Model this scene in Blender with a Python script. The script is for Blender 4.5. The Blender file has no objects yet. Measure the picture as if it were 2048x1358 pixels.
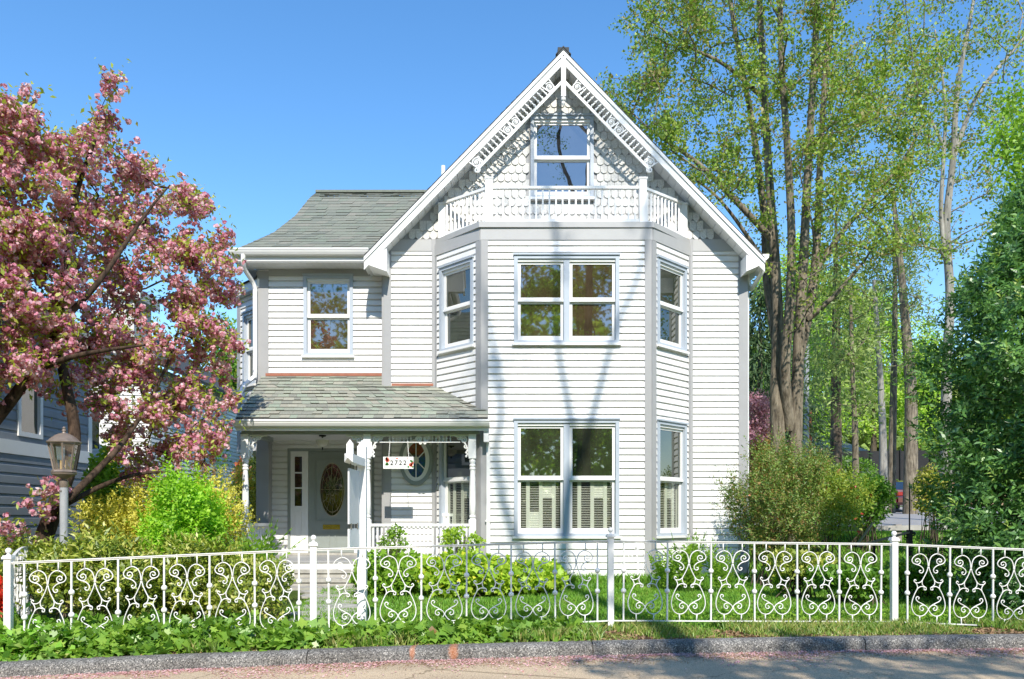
import bpy, bmesh, math, random
import numpy as np
from mathutils import Vector, Matrix

R = math.radians
rng = np.random.default_rng(7)
random.seed(7)
scene = bpy.context.scene
COL = scene.collection

# ------------------------------------------------------------------ survey
# The camera stands on the far side of the road, level, 1.40 m above the road.
F = 1607.0                       # focal length, in photo pixels (2048 wide)
CX, YH, EYE = 1024.0, 1035.0, 1.40
def PX(x, D): return (x - CX) * D / F
def PZ(y, D): return EYE + (YH - y) * D / F

YF, YB, YL = 15.15, 16.09, 16.54   # bay front, main wall, recessed left wing

KERB = np.array([(-30, 4.6, -.75), (-12, 6.6, -.26), (-4.77, 7.49, -.10), (-1.94, 7.85, -.02), (1.13, 8.03, .03), (5.3, 8.31, .05), (14, 8.7, .05), (60, 9.5, .05)])
_kx = np.linspace(-30, 60, 181)
def _smooth(v, n=5):
    p = np.concatenate([np.full(n, v[0]), v, np.full(n, v[-1])])
    return np.convolve(p, np.ones(2*n+1)/(2*n+1), 'valid')
_ky = _smooth(np.interp(_kx, KERB[:, 0], KERB[:, 1]))
_kz = _smooth(np.interp(_kx, KERB[:, 0], KERB[:, 2]))
def kerb_y(x): return np.interp(x, _kx, _ky)
def road_z(x): return np.interp(x, _kx, _kz)
FENCE_Z = np.array([(-30, -.6), (-12, -.1), (-5.04, 0.0), (-2.07, .07), (1.1, .155), (4.36, .14), (60, .14)])
def sm(a, b, t):
    t = np.clip((t - a) / (b - a), 0, 1)
    return t * t * (3 - 2 * t)
def ground_z(x, y):
    x = np.asarray(x, float); y = np.asarray(y, float)
    v = y - kerb_y(x)
    zc = road_z(x) + .105
    zf = np.interp(x, FENCE_Z[:, 0], FENCE_Z[:, 1])
    z = zc + (zf - zc) * sm(.2, 1.1, v)
    z = z + (.14 - z) * sm(9.8, 14, y)
    rise = np.interp(y, [15, 17, 20, 28, 40, 43, 48, 60, 260], [0, .16, .80, 1.15, 1.56, 2.0, 3.3, 4.0, 8])
    z = z + rise * sm(3.5, 7.5, x)
    z = z + np.where(y > 18, (y - 18) * .03, 0) * sm(4, -4, x)
    z = np.where(v < .08, road_z(x) - .07, z)
    return z
def gz(x, y): return float(ground_z(x, y))

# ------------------------------------------------------------------ objects
OFF = {}
def tag(o, label=None, cat=None, group=None, kind=None):
    if label: o['label'] = label
    if cat: o['category'] = cat
    if group: o['group'] = group
    if kind: o['kind'] = kind
    return o
def empty(name, loc, label=None, cat=None, group=None):
    o = bpy.data.objects.new(name, None)
    COL.objects.link(o)
    o.location = loc
    o.empty_display_size = .2
    OFF[o.name] = Vector(loc)
    return tag(o, label, cat, group)
def link(me, name, m, parent=None, smooth=False):
    o = bpy.data.objects.new(name, me)
    COL.objects.link(o)
    if m: me.materials.append(m)
    if parent is not None:
        o.parent = parent
        OFF[o.name] = OFF[parent.name]
    else:
        OFF[o.name] = Vector((0, 0, 0))
    if smooth:
        me.polygons.foreach_set('use_smooth', np.ones(len(me.polygons), bool))
    return o
def copy_of(src, parent, loc, rotz=0, kids=True):
    c = src.copy(); COL.objects.link(c); c.parent = parent
    c.location = loc; c.rotation_euler = (0, 0, rotz)
    OFF[c.name] = OFF[parent.name] if parent else Vector((0, 0, 0))
    if kids:
        for k in list(src.children):
            d = k.copy(); COL.objects.link(d); d.parent = c
    return c

class MB:
    def __init__(self): self.v = []; self.f = []
    def add(self, pts, faces):
        n = len(self.v)
        self.v += [tuple(p) for p in pts]
        self.f += [tuple(i + n for i in f) for f in faces]
        return self
    def poly(self, pts): return self.add(pts, [tuple(range(len(pts)))])
    def box(self, x0, x1, y0, y1, z0, z1):
        p = [(x, y, z) for z in (z0, z1) for y in (y0, y1) for x in (x0, x1)]
        return self.add(p, [(0, 2, 3, 1), (4, 5, 7, 6), (0, 1, 5, 4), (2, 6, 7, 3), (0, 4, 6, 2), (1, 3, 7, 5)])
    def hexa(self, p):      # 8 points ordered like box()
        return self.add(p, [(0, 2, 3, 1), (4, 5, 7, 6), (0, 1, 5, 4), (2, 6, 7, 3), (0, 4, 6, 2), (1, 3, 7, 5)])
    def bar(self, a, b, w, h, up=(0, 0, 1)):
        a = Vector(a); b = Vector(b); d = (b - a).normalized()
        s = d.cross(Vector(up))
        if s.length < 1e-4: s = d.cross(Vector((0, 1, 0)))
        s.normalize(); u = s.cross(d)
        s = s * (w / 2); u = u * (h / 2)
        return self.hexa([a - s - u, a + s - u, b - s - u, b + s - u, a - s + u, a + s + u, b - s + u, b + s + u])
    def prism(self, pts, d):  # planar polygon pushed along vector d
        d = Vector(d); n = len(pts)
        a = [Vector(p) for p in pts]; b = [p + d for p in a]
        return self.add(a + b, [tuple(range(n))[::-1], tuple(range(n, 2 * n))] + [(i, (i + 1) % n, (i + 1) % n + n, i + n) for i in range(n)])
    def tube(self, pts, r, k=6, cap=True):
        P = [Vector(p) for p in pts]; n = len(P)
        if not hasattr(r, '__len__'): r = [r] * n
        T = [(P[min(i + 1, n - 1)] - P[max(i - 1, 0)]).normalized() for i in range(n)]
        ref = Vector((0, 0, 1)) if abs(T[0].z) < .9 else Vector((0, 1, 0))
        s = T[0].cross(ref).normalized()
        vs = []; fs = []
        for i in range(n):
            s = (s - T[i] * s.dot(T[i]))
            if s.length < 1e-6: s = T[i].cross(Vector((1, 0, 0)))
            s.normalize(); u = T[i].cross(s)
            for j in range(k):
                a = 2 * math.pi * j / k
                vs.append(P[i] + (s * math.cos(a) + u * math.sin(a)) * r[i])
        for i in range(n - 1):
            for j in range(k):
                fs.append((i * k + j, i * k + (j + 1) % k, (i + 1) * k + (j + 1) % k, (i + 1) * k + j))
        if cap:
            fs.append(tuple(range(k))[::-1]); fs.append(tuple(range((n - 1) * k, n * k)))
        return self.add(vs, fs)
    def lathe(self, c, prof, k=14, sx=1, sy=1, rot=0):   # prof: (radius, z) from bottom up
        vs = []; fs = []; n = len(prof)
        for r, z in prof:
            for j in range(k):
                a = 2 * math.pi * j / k + rot
                vs.append((c[0] + r * sx * math.cos(a), c[1] + r * sy * math.sin(a), c[2] + z))
        for i in range(n - 1):
            for j in range(k):
                fs.append((i * k + j, i * k + (j + 1) % k, (i + 1) * k + (j + 1) % k, (i + 1) * k + j))
        fs.append(tuple(range(k))[::-1]); fs.append(tuple(range((n - 1) * k, n * k)))
        return self.add(vs, fs)
    def ball(self, c, r, k=10, m=6):
        pr = [(max(r * math.sin(math.pi * i / m), 1e-4), -r * math.cos(math.pi * i / m)) for i in range(m + 1)]
        return self.lathe(c, pr, k)
    def build(self, name, m, parent=None, smooth=False):
        off = OFF[parent.name] if parent is not None else Vector((0, 0, 0))
        me = bpy.data.meshes.new(name)
        me.from_pydata([(p[0] - off.x, p[1] - off.y, p[2] - off.z) for p in self.v], [], self.f)
        me.update()
        o = link(me, name, m, parent, False)
        if smooth:
            me.polygons.foreach_set('use_smooth', np.ones(len(me.polygons), bool))
            try: me.set_sharp_from_angle(angle=R(40))
            except Exception: pass
        return o

def catmull(P, sub=4):
    P = [np.array(p, float) for p in P]; out = []
    for i in range(len(P) - 1):
        p0 = P[max(i - 1, 0)]; p1 = P[i]; p2 = P[i + 1]; p3 = P[min(i + 2, len(P) - 1)]
        for k in range(sub):
            t = k / sub
            out.append(.5 * (2 * p1 + (p2 - p0) * t + (2 * p0 - 5 * p1 + 4 * p2 - p3) * t * t + (3 * p1 - p0 - 3 * p2 + p3) * t ** 3))
    out.append(P[-1]); return out

class Wall:
    """A vertical wall plane: u runs along it, o is the distance out of it."""
    def __init__(self, a, b, flip=False):
        self.a = Vector((a[0], a[1], 0)); d = Vector((b[0], b[1], 0)) - self.a
        self.w = d.length; self.u = d.normalized()
        self.n = Vector((self.u.y, -self.u.x, 0))       # faces the viewer when u runs to the right
    def p(self, u, z, o=0):
        q = self.a + self.u * u + self.n * o
        return (q.x, q.y, z)
    def box(self, mb, u0, u1, z0, z1, o0, o1):
        mb.hexa([self.p(u, z, o) for z in (z0, z1) for o in (o1, o0) for u in (u0, u1)])
    def frame(self, mb, u0, u1, z0, z1, w, o0, o1, wt=None, wb=None):
        wt = w if wt is None else wt; wb = w if wb is None else wb
        self.box(mb, u0, u0 + w, z0, z1, o0, o1); self.box(mb, u1 - w, u1, z0, z1, o0, o1)
        self.box(mb, u0 + w, u1 - w, z1 - wt, z1, o0, o1); self.box(mb, u0 + w, u1 - w, z0, z0 + wb, o0, o1)

LAP = .127
def siding(mb, W, u0, u1, z0, z1, holes=(), lap=LAP, base=.05, lip=.040):
    k = math.floor((z0 - base) / lap)
    while base + k * lap < z1:
        a = base + k * lap; b = a + lap; k += 1
        cuts = sorted({max(a, z0), min(b, z1)} | {h for q in holes for h in q[2:4] if max(a, z0) < h < min(b, z1)})
        for c, d in zip(cuts[:-1], cuts[1:]):
            if d - c < 1e-5: continue
            mid = (c + d) / 2
            segs = [(u0, u1)]
            for q in holes:
                if q[2] <= mid <= q[3]:
                    ns = []
                    for s, e in segs:
                        if q[1] <= s or q[0] >= e: ns.append((s, e)); continue
                        if q[0] > s: ns.append((s, q[0]))
                        if q[1] < e: ns.append((q[1], e))
                    segs = ns
            off = lambda z: float(np.interp((z - a) / lap, (0, .70, .86, 1), (lip, lip * .78, .004, .002)))   # dutch-lap profile
            oc = off(c); zs = [c] + [a + lap * t for t in (.66, .84) if c < a + lap * t < d] + [d]
            jn = []
            for s, e in segs:                                  # butt joints between board lengths
                if e - s > 2.2:
                    t = s + (e - s) * random.uniform(.2, .8); jn += [(s, t - .0018), (t + .0018, e)]
                else: jn.append((s, e))
            segs = jn
            for s, e in segs:
                for q0, q1 in zip(zs[:-1], zs[1:]):
                    mb.poly([W.p(s, q0, off(q0)), W.p(e, q0, off(q0)), W.p(e, q1, off(q1)), W.p(s, q1, off(q1))])
                if abs(c - a) < 1e-6:
                    mb.poly([W.p(s, c, 0), W.p(e, c, 0), W.p(e, c, oc), W.p(s, c, oc)])

# ------------------------------------------------------------------ materials
def new_mat(name):
    m = bpy.data.materials.new(name); m.use_nodes = True
    nt = m.node_tree; nt.nodes.clear()
    out = nt.nodes.new('ShaderNodeOutputMaterial')
    return m, nt, out
def N(nt, t, **kw):
    n = nt.nodes.new(t)
    for k, v in kw.items():
        if k in n.inputs.keys(): n.inputs[k].default_value = v
        else: setattr(n, k, v)
    return n
def ramp(nt, fac, stops):
    r = nt.nodes.new('ShaderNodeValToRGB')
    e = r.color_ramp.elements
    while len(e) < len(stops): e.new(.5)
    for i, (p, c) in enumerate(stops):
        e[i].position = p; e[i].color = (*c, 1)
    nt.links.new(fac, r.inputs[0]); return r.outputs[0]
def noise(nt, scale, detail=4, rough=.6, vec=None, stretch=None):
    n = N(nt, 'ShaderNodeTexNoise', Scale=scale, Detail=detail, Roughness=rough)
    tc = nt.nodes.new('ShaderNodeTexCoord'); src = tc.outputs['Object']
    if stretch:
        mp = nt.nodes.new('ShaderNodeMapping'); mp.inputs['Scale'].default_value = stretch
        nt.links.new(src, mp.inputs[0]); src = mp.outputs[0]
    nt.links.new(src, n.inputs['Vector'])
    return n.outputs['Fac']
def mixc(nt, fac, a, b, mode='MIX'):
    m = nt.nodes.new('ShaderNodeMix'); m.data_type = 'RGBA'; m.blend_type = mode
    for i, v in ((0, fac), (6, a), (7, b)):
        if hasattr(v, 'is_output'): nt.links.new(v, m.inputs[i])
        elif i == 0: m.inputs[0].default_value = v
        else: m.inputs[i].default_value = (*v, 1)
    return m.outputs[2]
def bump(nt, h, strength=.3, dist=.01):
    b = N(nt, 'ShaderNodeBump', Strength=strength, Distance=dist)
    nt.links.new(h, b.inputs['Height']); return b.outputs[0]

def paint(name, c, rough=.5, var=.08, scale=3., dirt=None, bmp=.1, metallic=0, stretch=None, spec=.4, rust=None):
    m, nt, out = new_mat(name)
    p = N(nt, 'ShaderNodeBsdfPrincipled', Roughness=rough, Metallic=metallic)
    p.inputs['Specular IOR Level'].default_value = spec
    lo = tuple(x * (1 - var) for x in c); hi = tuple(min(x * (1 + var * .6), 1) for x in c)
    f = noise(nt, scale, 5, .65, stretch=stretch)
    col = ramp(nt, f, [(.3, lo), (.7, hi)])
    if dirt:
        g = noise(nt, 1.7, 6, .7, stretch=(1.4, 1.4, .5))
        msk = ramp(nt, g, [(.52, (0, 0, 0)), (.74, (.55, .55, .55))])
        col = mixc(nt, msk, col, dirt)
    if rust:                                                   # small worn spots and runs
        g = noise(nt, 26., 5, .75, stretch=(1, 1, .45))
        col = mixc(nt, ramp(nt, g, [(.66, (0, 0, 0)), (.74, (.8, .8, .8))]), col, rust)
    nt.links.new(col, p.inputs['Base Color'])
    nt.links.new(bump(nt, noise(nt, scale * 14, 3), bmp, .004), p.inputs['Normal'])
    nt.links.new(p.outputs[0], out.inputs[0]); return m

def leafmat(name, cols, trans=.35, gloss=.03, rough=.5, k=1.5, clump=1.6):
    """leaf colour drawn per leaf; part of the light passes through the blade"""
    m, nt, out = new_mat(name)
    g = nt.nodes.new('ShaderNodeNewGeometry')
    n = len(cols); cols = [tuple(min(x * k, .8) for x in c) for c in cols]
    f = noise(nt, clump, 2, .5)                                   # leaves of one spray share their tone
    mr = N(nt, 'ShaderNodeMapRange'); mr.inputs['From Min'].default_value = .3; mr.inputs['From Max'].default_value = .7; nt.links.new(f, mr.inputs[0])
    mx = N(nt, 'ShaderNodeMix'); mx.data_type = 'FLOAT'; mx.inputs[0].default_value = .42
    nt.links.new(g.outputs['Random Per Island'], mx.inputs[2]); nt.links.new(mr.outputs[0], mx.inputs[3])
    col = ramp(nt, mx.outputs[0], [((i + .5) / n, c) for i, c in enumerate(cols)])
    d = N(nt, 'ShaderNodeBsdfDiffuse'); t = N(nt, 'ShaderNodeBsdfTranslucent'); s = N(nt, 'ShaderNodeBsdfGlossy', Roughness=rough)
    nt.links.new(col, d.inputs[0])
    tc = mixc(nt, 1.0, col, (1.15, 1.2, .6), 'MULTIPLY'); nt.links.new(tc, t.inputs[0])
    a = N(nt, 'ShaderNodeMixShader', Fac=trans); nt.links.new(d.outputs[0], a.inputs[1]); nt.links.new(t.outputs[0], a.inputs[2])
    b = N(nt, 'ShaderNodeMixShader', Fac=gloss); nt.links.new(a.outputs[0], b.inputs[1]); nt.links.new(s.outputs[0], b.inputs[2])
    nt.links.new(b.outputs[0], out.inputs[0]); return m

def islandmat(name, cols, rough=.85, nz=60., bmp=.3):
    m, nt, out = new_mat(name)
    p = N(nt, 'ShaderNodeBsdfPrincipled', Roughness=rough); p.inputs['Specular IOR Level'].default_value = .2
    g = nt.nodes.new('ShaderNodeNewGeometry'); n = len(cols)
    col = ramp(nt, g.outputs['Random Per Island'], [((i + .5) / n, c) for i, c in enumerate(cols)])
    f = noise(nt, nz, 3, .7)
    col = mixc(nt, .6, col, ramp(nt, f, [(.3, (.55, .55, .55)), (.7, (1.25, 1.25, 1.25))]), 'MULTIPLY')
    nt.links.new(col, p.inputs['Base Color'])
    nt.links.new(bump(nt, f, bmp, .006), p.inputs['Normal'])
    nt.links.new(p.outputs[0], out.inputs[0]); return m

def barkmat(name, lo, hi, scale=9.):
    m, nt, out = new_mat(name)
    p = N(nt, 'ShaderNodeBsdfPrincipled', Roughness=.9); p.inputs['Specular IOR Level'].default_value = .15
    f = noise(nt, scale, 6, .7, stretch=(1, 1, .16))
    g2 = noise(nt, scale * .22, 4, .6)
    c = mixc(nt, .55, ramp(nt, f, [(.36, lo), (.62, hi)]), ramp(nt, g2, [(.3, (.6, .6, .58)), (.7, (1.2, 1.2, 1.15))]), 'MULTIPLY')
    nt.links.new(c, p.inputs['Base Color'])
    nt.links.new(bump(nt, f, .7, .03), p.inputs['Normal'])
    nt.links.new(p.outputs[0], out.inputs[0]); return m

def glassmat(name, body, refl=.25, clear=0., rough=.01, tint=(1, 1, 1)):
    m, nt, out = new_mat(name)
    if clear > 0: d = N(nt, 'ShaderNodeBsdfTransparent'); d.inputs[0].default_value = (*tint, 1)
    else:
        d = N(nt, 'ShaderNodeBsdfDiffuse')
        f = noise(nt, 2.2, 3)
        nt.links.new(ramp(nt, f, [(.3, tuple(x * .6 for x in body)), (.7, tuple(x * 1.3 for x in body))]), d.inputs[0])
    s = N(nt, 'ShaderNodeBsdfGlossy', Roughness=rough)
    a = N(nt, 'ShaderNodeMixShader', Fac=refl)
    nt.links.new(d.outputs[0], a.inputs[1]); nt.links.new(s.outputs[0], a.inputs[2])
    w = noise(nt, 1.3, 2)
    nt.links.new(bump(nt, w, .05, .02), s.inputs['Normal'])
    nt.links.new(a.outputs[0], out.inputs[0]); return m

M = {}
M['siding'] = paint('white_siding', (.79, .783, .765), .45, .035, 2., dirt=(.71, .69, .645), bmp=.06)
M['white'] = paint('white_paint', (.80, .795, .775), .4, .03, 5., bmp=.05)
M['trim'] = paint('grey_trim', (.345, .345, .345), .5, .06, 3., dirt=(.29, .29, .285))
M['casing'] = paint('blue_grey_casing', (.42, .47, .53), .45, .06, 4.)
M['soffit'] = paint('soffit_white', (.70, .70, .69), .55, .05, 4., stretch=(1, 8, 1))
M['doorgrey'] = paint('door_grey', (.27, .30, .28), .4, .07, 6.)
M['scale'] = islandmat('fish_scale_shingle', [(.62, .61, .575), (.67, .655, .62), (.64, .63, .595), (.70, .69, .65)], .7, 40, .1)
M['roof'] = islandmat('roof_shingle', [(0.179, 0.194, 0.166), (0.2, 0.21, 0.177), (0.216, 0.226, 0.187), (0.192, 0.218, 0.177), (0.233, 0.23, 0.195)])
M['roof_porch'] = islandmat('porch_roof_shingle', [(0.235, 0.24, 0.203), (0.282, 0.286, 0.239), (0.27, 0.314, 0.248), (0.341, 0.337, 0.274), (0.294, 0.28, 0.233), (0.33, 0.366, 0.284), (0.252, 0.263, 0.218)])
M['roofdark'] = paint('roof_edge', (.06, .065, .068), .85, .2, 20.)
M['flash'] = paint('copper_flashing', (.34, .13, .08), .6, .15, 8.)
M['brass'] = paint('brass', (.72, .52, .14), .25, .1, 20., metallic=.9)
M['iron'] = paint('white_iron', (.80, .79, .77), .35, .05, 9., dirt=(.64, .60, .53), bmp=.3, rust=(.40, .22, .12))
M['black'] = paint('black_iron', (.012, .012, .013), .4, .2, 20.)
M['stone'] = paint('blue_stone', (.40, .385, .345), .85, .3, 5., bmp=.6)
M['concrete'] = paint('pale_concrete', (.42, .40, .37), .9, .2, 3., bmp=.4)
M['glass_brown'] = glassmat('screened_glass', (.07, .048, .024), .28, rough=.02)
M['glass_dark'] = glassmat('window_glass', (.035, .04, .022), .24, rough=.018)
M['glass_sky'] = glassmat('attic_glass', (.02, .022, .026), .34, rough=.01)
M['glass_door'] = glassmat('door_glass', (.012, .015, .010), .10, rough=.05)
M['glass_clear'] = glassmat('clear_pane', None, .10, 1., tint=(.93, .95, .92))
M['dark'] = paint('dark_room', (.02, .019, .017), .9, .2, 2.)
M['shutter'] = paint('shutter_cream', (.76, .745, .68), .5, .04, 5.)
M['lead'] = paint('leading', (.40, .36, .26), .35, .1, 20., metallic=.7)
# ================================================================== HOUSE
H = empty('victorian_house', (1.0, YB, .14), 'white clapboard Victorian house with a steep front gable, two-storey bay and small front porch', 'house')
XL, XC, XR = PX(518, YL), PX(768, YB), PX(1490, YB)          # wing corner, gable wall corners
BL, BR, FL, FR = PX(872, YB), PX(1378, YB), PX(962, YF), PX(1303, YF)
FLOOR = .60
ZB = 6.95                                                   # bay roof
PKX, PKZ, SL, YO = 1.0, 10.52, 1.033, 15.66                  # gable peak, slope, plane of the rake
def zt(x, d=0): return PKZ - abs(x - PKX) * SL - d

Wf = Wall((FL, YF), (FR, YF)); Wlc = Wall((BL, YB), (FL, YF)); Wrc = Wall((FR, YF), (BR, YB))
Wml = Wall((XC, YB), (BL, YB)); Wmr = Wall((BR, YB), (XR, YB)); Wl = Wall((XL, YL), (XC + .02, YL)); YD = 17.09; XI = PX(545, YD); Wd = Wall((XI, YD), (XC + .02, YD)); Wi = Wall((XI, YL), (XI, YD))
Wrs = Wall((XR, YB), (XR, YB + 9)); Wls = Wall((XL, 22), (XL, YL))
Wc = Wall((-5.92, 17.42), (-5.2, 16.70)); Wcs = Wall((-5.92, 20), (-5.92, 17.42))
Wg = Wall((XC, YB), (XR, YB))

# ---- window positions: (wall, u0, u1, z0, z1)
def uof(W, px):        # where a ray through photo column px meets a wall
    k = (px - CX) / F; a, u = W.a, W.u
    return (k * a.y - a.x) / (u.x - k * u.y)
up = (4.68, 6.33); lo = (1.05, 3.24)
fu = (uof(Wf, 1028), uof(Wf, 1238))
holes_f = [(fu[0], fu[1], *up), (fu[0], fu[1], *lo)]
lu = (uof(Wlc, 883), uof(Wlc, 950)); ru = (uof(Wrc, 1311), uof(Wrc, 1369))
wl = (uof(Wl, 608), uof(Wl, 707)); wz = (PZ(712, YL), PZ(552, YL))
cu = (.28, .82); cz = (4.2, 5.75)
door_u = (uof(Wd, 576), uof(Wd, 749)); door_z = (FLOOR, PZ(897, YD))
gu = (uof(Wg, 1061), uof(Wg, 1187)); gzz = (PZ(397, YB), PZ(234, YB))

sd = MB()
siding(sd, Wml, 0, Wml.w, .5, 6.72)
sd.build('siding', M['siding'], H); sd = MB()
siding(sd, Wmr, 0, Wmr.w, .05, 6.72)
sd.build('siding', M['siding'], H); sd = MB()
siding(sd, Wl, 0, Wl.w, 3.06, 6.5, [(wl[0], wl[1], *wz)])
siding(sd, Wd, 0, Wd.w, .5, 3.1, [(door_u[0], door_u[1], .4, door_z[1])])
sd.build('siding', M['siding'], H); sd = MB()
siding(sd, Wrs, 0, Wrs.w, .05, 6.4)
siding(sd, Wls, 0, Wls.w, .05, 6.45)
sd.build('siding', M['siding'], H)
sb = MB()
siding(sb, Wf, 0, Wf.w, .05, 6.62, holes_f)
siding(sb, Wlc, 0, Wlc.w, .05, 6.62, [(*lu, *up), (*lu, *lo)])
siding(sb, Wrc, 0, Wrc.w, .05, 6.62, [(*ru, *up), (*ru, *lo)])
sb.build('bay_siding', M['siding'], H)
sc_ = MB()
siding(sc_, Wc, 0, Wc.w, 2.86, 6.1, [(*cu, *cz)]); siding(sc_, Wcs, 0, Wcs.w, 2.86, 6.1)
sc_.prism([(-5.95, 17.38, 2.80), (-5.2, 16.64, 2.80), (-5.2, 20, 2.80), (-5.95, 20, 2.80)], (0, 0, .06))
side_bay = sc_.build('side_bay', M['siding'], H)

# ---- back and inner shell keep daylight out
sh = MB(); sh.box(XL + .3, XR - .3, YB + 8.9, YB + 9, 0, 6.6); sh.build('back_wall', M['siding'], H)
sh = MB(); sh.box(-2.3, XR - .05, YB + .45, YB + .5, 0, 6.9); sh.build('inner_wall', M['siding'], H)
sh = MB(); sh.box(XL + .05, XC, YD + .45, YD + .5, 0, 6.4); sh.build('inner_wall', M['siding'], H)


# ---- corner boards and friezes
tb = MB()
for W, us in ((Wf, [(0, .135), (Wf.w - .135, Wf.w)]), (Wlc, [(0, .07), (Wlc.w - .10, Wlc.w + .038)]), (Wrc, [(-.038, .10), (Wrc.w - .07, Wrc.w)]),
              (Wml, [(0, .15), (Wml.w - .08, Wml.w)]), (Wmr, [(0, .07), (Wmr.w - .14, Wmr.w + .046)]),
              (Wl, [(0, .115 if False else .21)]), (Wls, [(Wls.w - .12, Wls.w + .045)]), (Wc, [(0, .14)]), (Wrs, [(0, .12)])):
    z1 = {Wf: 6.62, Wlc: 6.62, Wrc: 6.62, Wml: 6.96, Wmr: 6.96, Wl: 6.46, Wls: 6.45, Wc: 6.1, Wrs: 6.4}[W]
    for a, b in us: W.box(tb, a, b, .5 if W is Wml else 2.86 if W is Wc else .03, z1, -.005, .046)
# left end of gable wall turns the corner
Wcr = Wall((XC, YL), (XC, YB)); Wcr.box(tb, 0, Wcr.w - .002, .5, 6.7, -.005, .046)
tb.box(XL + .002, XI, YL - .044, YD - .002, .5, 3.055)
tb.build('corner_board', M['trim'], H)
M['frieze'] = paint('frieze_pale_grey', (.41, .41, .405), .5, .05, 3.)
fz = MB()
for W in (Wf, Wlc, Wrc):
    W.box(fz, -.01, W.w + .01, 6.62, 6.845, -.005, .05)
for W in (Wml, Wmr): W.box(fz, .151 if W is Wml else .071, W.w - .142 if W is Wmr else W.w - .082, 6.72, 6.955, -.005, .048)
Wl.box(fz, .212, Wl.w, 6.36, 6.50, -.005, .048)
fz.build('frieze', M['frieze'], H)
bc = MB()
pts = [(BL - .05, YB), (FL - .035, YF - .085), (FR + .035, YF - .07), (BR + .05, YB)]
bc.prism([(x, y, 6.847) for x, y in pts], (0, 0, .105))
bc.build('bay_roof', M['frieze'], H)

# ---- windows -------------------------------------------------------------
def window(W, u0, u1, z0, z1, double=False, shutters=False, glass='glass_dark', cas=.07, sill=True, screen=False):
    c = MB()
    W.frame(c, u0, u1, z0, z1, cas, -.05, .062, wt=cas * .9, wb=.05)
    W.box(c, u0 - .015, u1 + .015, z1, z1 + .03, -.01, .09)            # drip cap
    if double:
        mid = (u0 + u1) / 2; W.box(c, mid - .055, mid + .055, z0 + .05, z1 - cas * .9, -.05, .035)
        spans = [(u0 + cas, mid - .055), (mid + .055, u1 - cas)]
    else: spans = [(u0 + cas, u1 - cas)]
    win = c.build('window', M['casing'], H)
    if sill:
        s = MB(); W.box(s, u0 - .03, u1 + .03, z0 - .045, z0 - .001, -.02, .10); s.build('sill', M['white'], win)
    for a, b in spans:
        zl, zh = z0 + .05, z1 - cas * .9; zm = zl + (zh - zl) * .497
        hd = MB(); W.box(hd, a + .001, b - .001, zh - .05, zh - .001, -.05, .028); hd.build('head', M['white'], win)
        for k, (p, q, oo) in enumerate(((zm - .005, zh - .05, -.005), (zl, zm, -.035))):
            m_ = MB()
            W.frame(m_, a + .002, b - .002, p, q, .055, oo - .035, oo, wt=.045 if k == 0 else .06, wb=.06 if k == 0 else .10)
            if k == 0: W.box(m_, a + .001, b - .001, p - .022, p + .018, oo - .03, oo + .022)
            sa = m_.build('sash', M['white'], win)
            g = MB(); W.box(g, a + .05, b - .05, p + .05, q - .035, oo - .024, oo - .018)
            use = 'glass_clear' if (shutters and k == 1) else glass
            g.build('pane', M[use], sa)
        if shutters:
            lv = MB(); fr = MB(); wd = b - a - .1; n = 3; p0, p1 = zl + .08, zm - .03
            edges = [a + .03 + (b - a - .06) * t for t in (0, .205, .51, .815, 1)]
            for i, e in enumerate(edges):
                hw = .012 if i in (0, 4) else .036
                W.box(fr, e - hw, e + hw, p0, p1, -.135, -.105)
            W.box(fr, a + .018, b - .018, p0 - .04, p0, -.134, -.104); W.box(fr, a + .018, b - .018, p1, p1 + .03, -.134, -.104)
            nl = int((p1 - p0) / .032)
            for i in range(4):
                for j in range(nl):
                    z = p0 + (j + .5) * (p1 - p0) / nl
                    e0, e1 = edges[i] + .036, edges[i + 1] - .036
                    closed = (i == 1 and z < p0 + .33 and double and a == spans[0][0]) or (i == 2 and z > p1 - .32)
                    t = .004; dz = .013 if closed else .0045; do = .004 if closed else .012
                    q = [W.p(e0, z - dz, -.12 + do), W.p(e1, z - dz, -.12 + do), W.p(e1, z + dz, -.12 - do), W.p(e0, z + dz, -.12 - do)]
                    lv.prism(q, (W.n.x * -t, W.n.y * -t, t * .3))
            so = fr.build('shutter', M['shutter'], win); lv.build('louvre', M['shutter'], so)
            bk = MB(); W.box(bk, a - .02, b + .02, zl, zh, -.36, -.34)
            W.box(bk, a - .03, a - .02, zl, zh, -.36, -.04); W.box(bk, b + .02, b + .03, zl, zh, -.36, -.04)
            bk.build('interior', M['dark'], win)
    return win
window(Wf, *fu, *up, double=True, glass='glass_brown')
window(Wf, *fu, *lo, double=True, shutters=True)
window(Wlc, *lu, *up); window(Wlc, *lu, *lo, shutters=True)
window(Wrc, *ru, *up); window(Wrc, *ru, *lo, shutters=True)
window(Wl, *wl, *wz, glass='glass_brown')
window(Wc, *cu, *cz)
window(Wg, *gu, *gzz, sill=True, glass='glass_sky')

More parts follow.
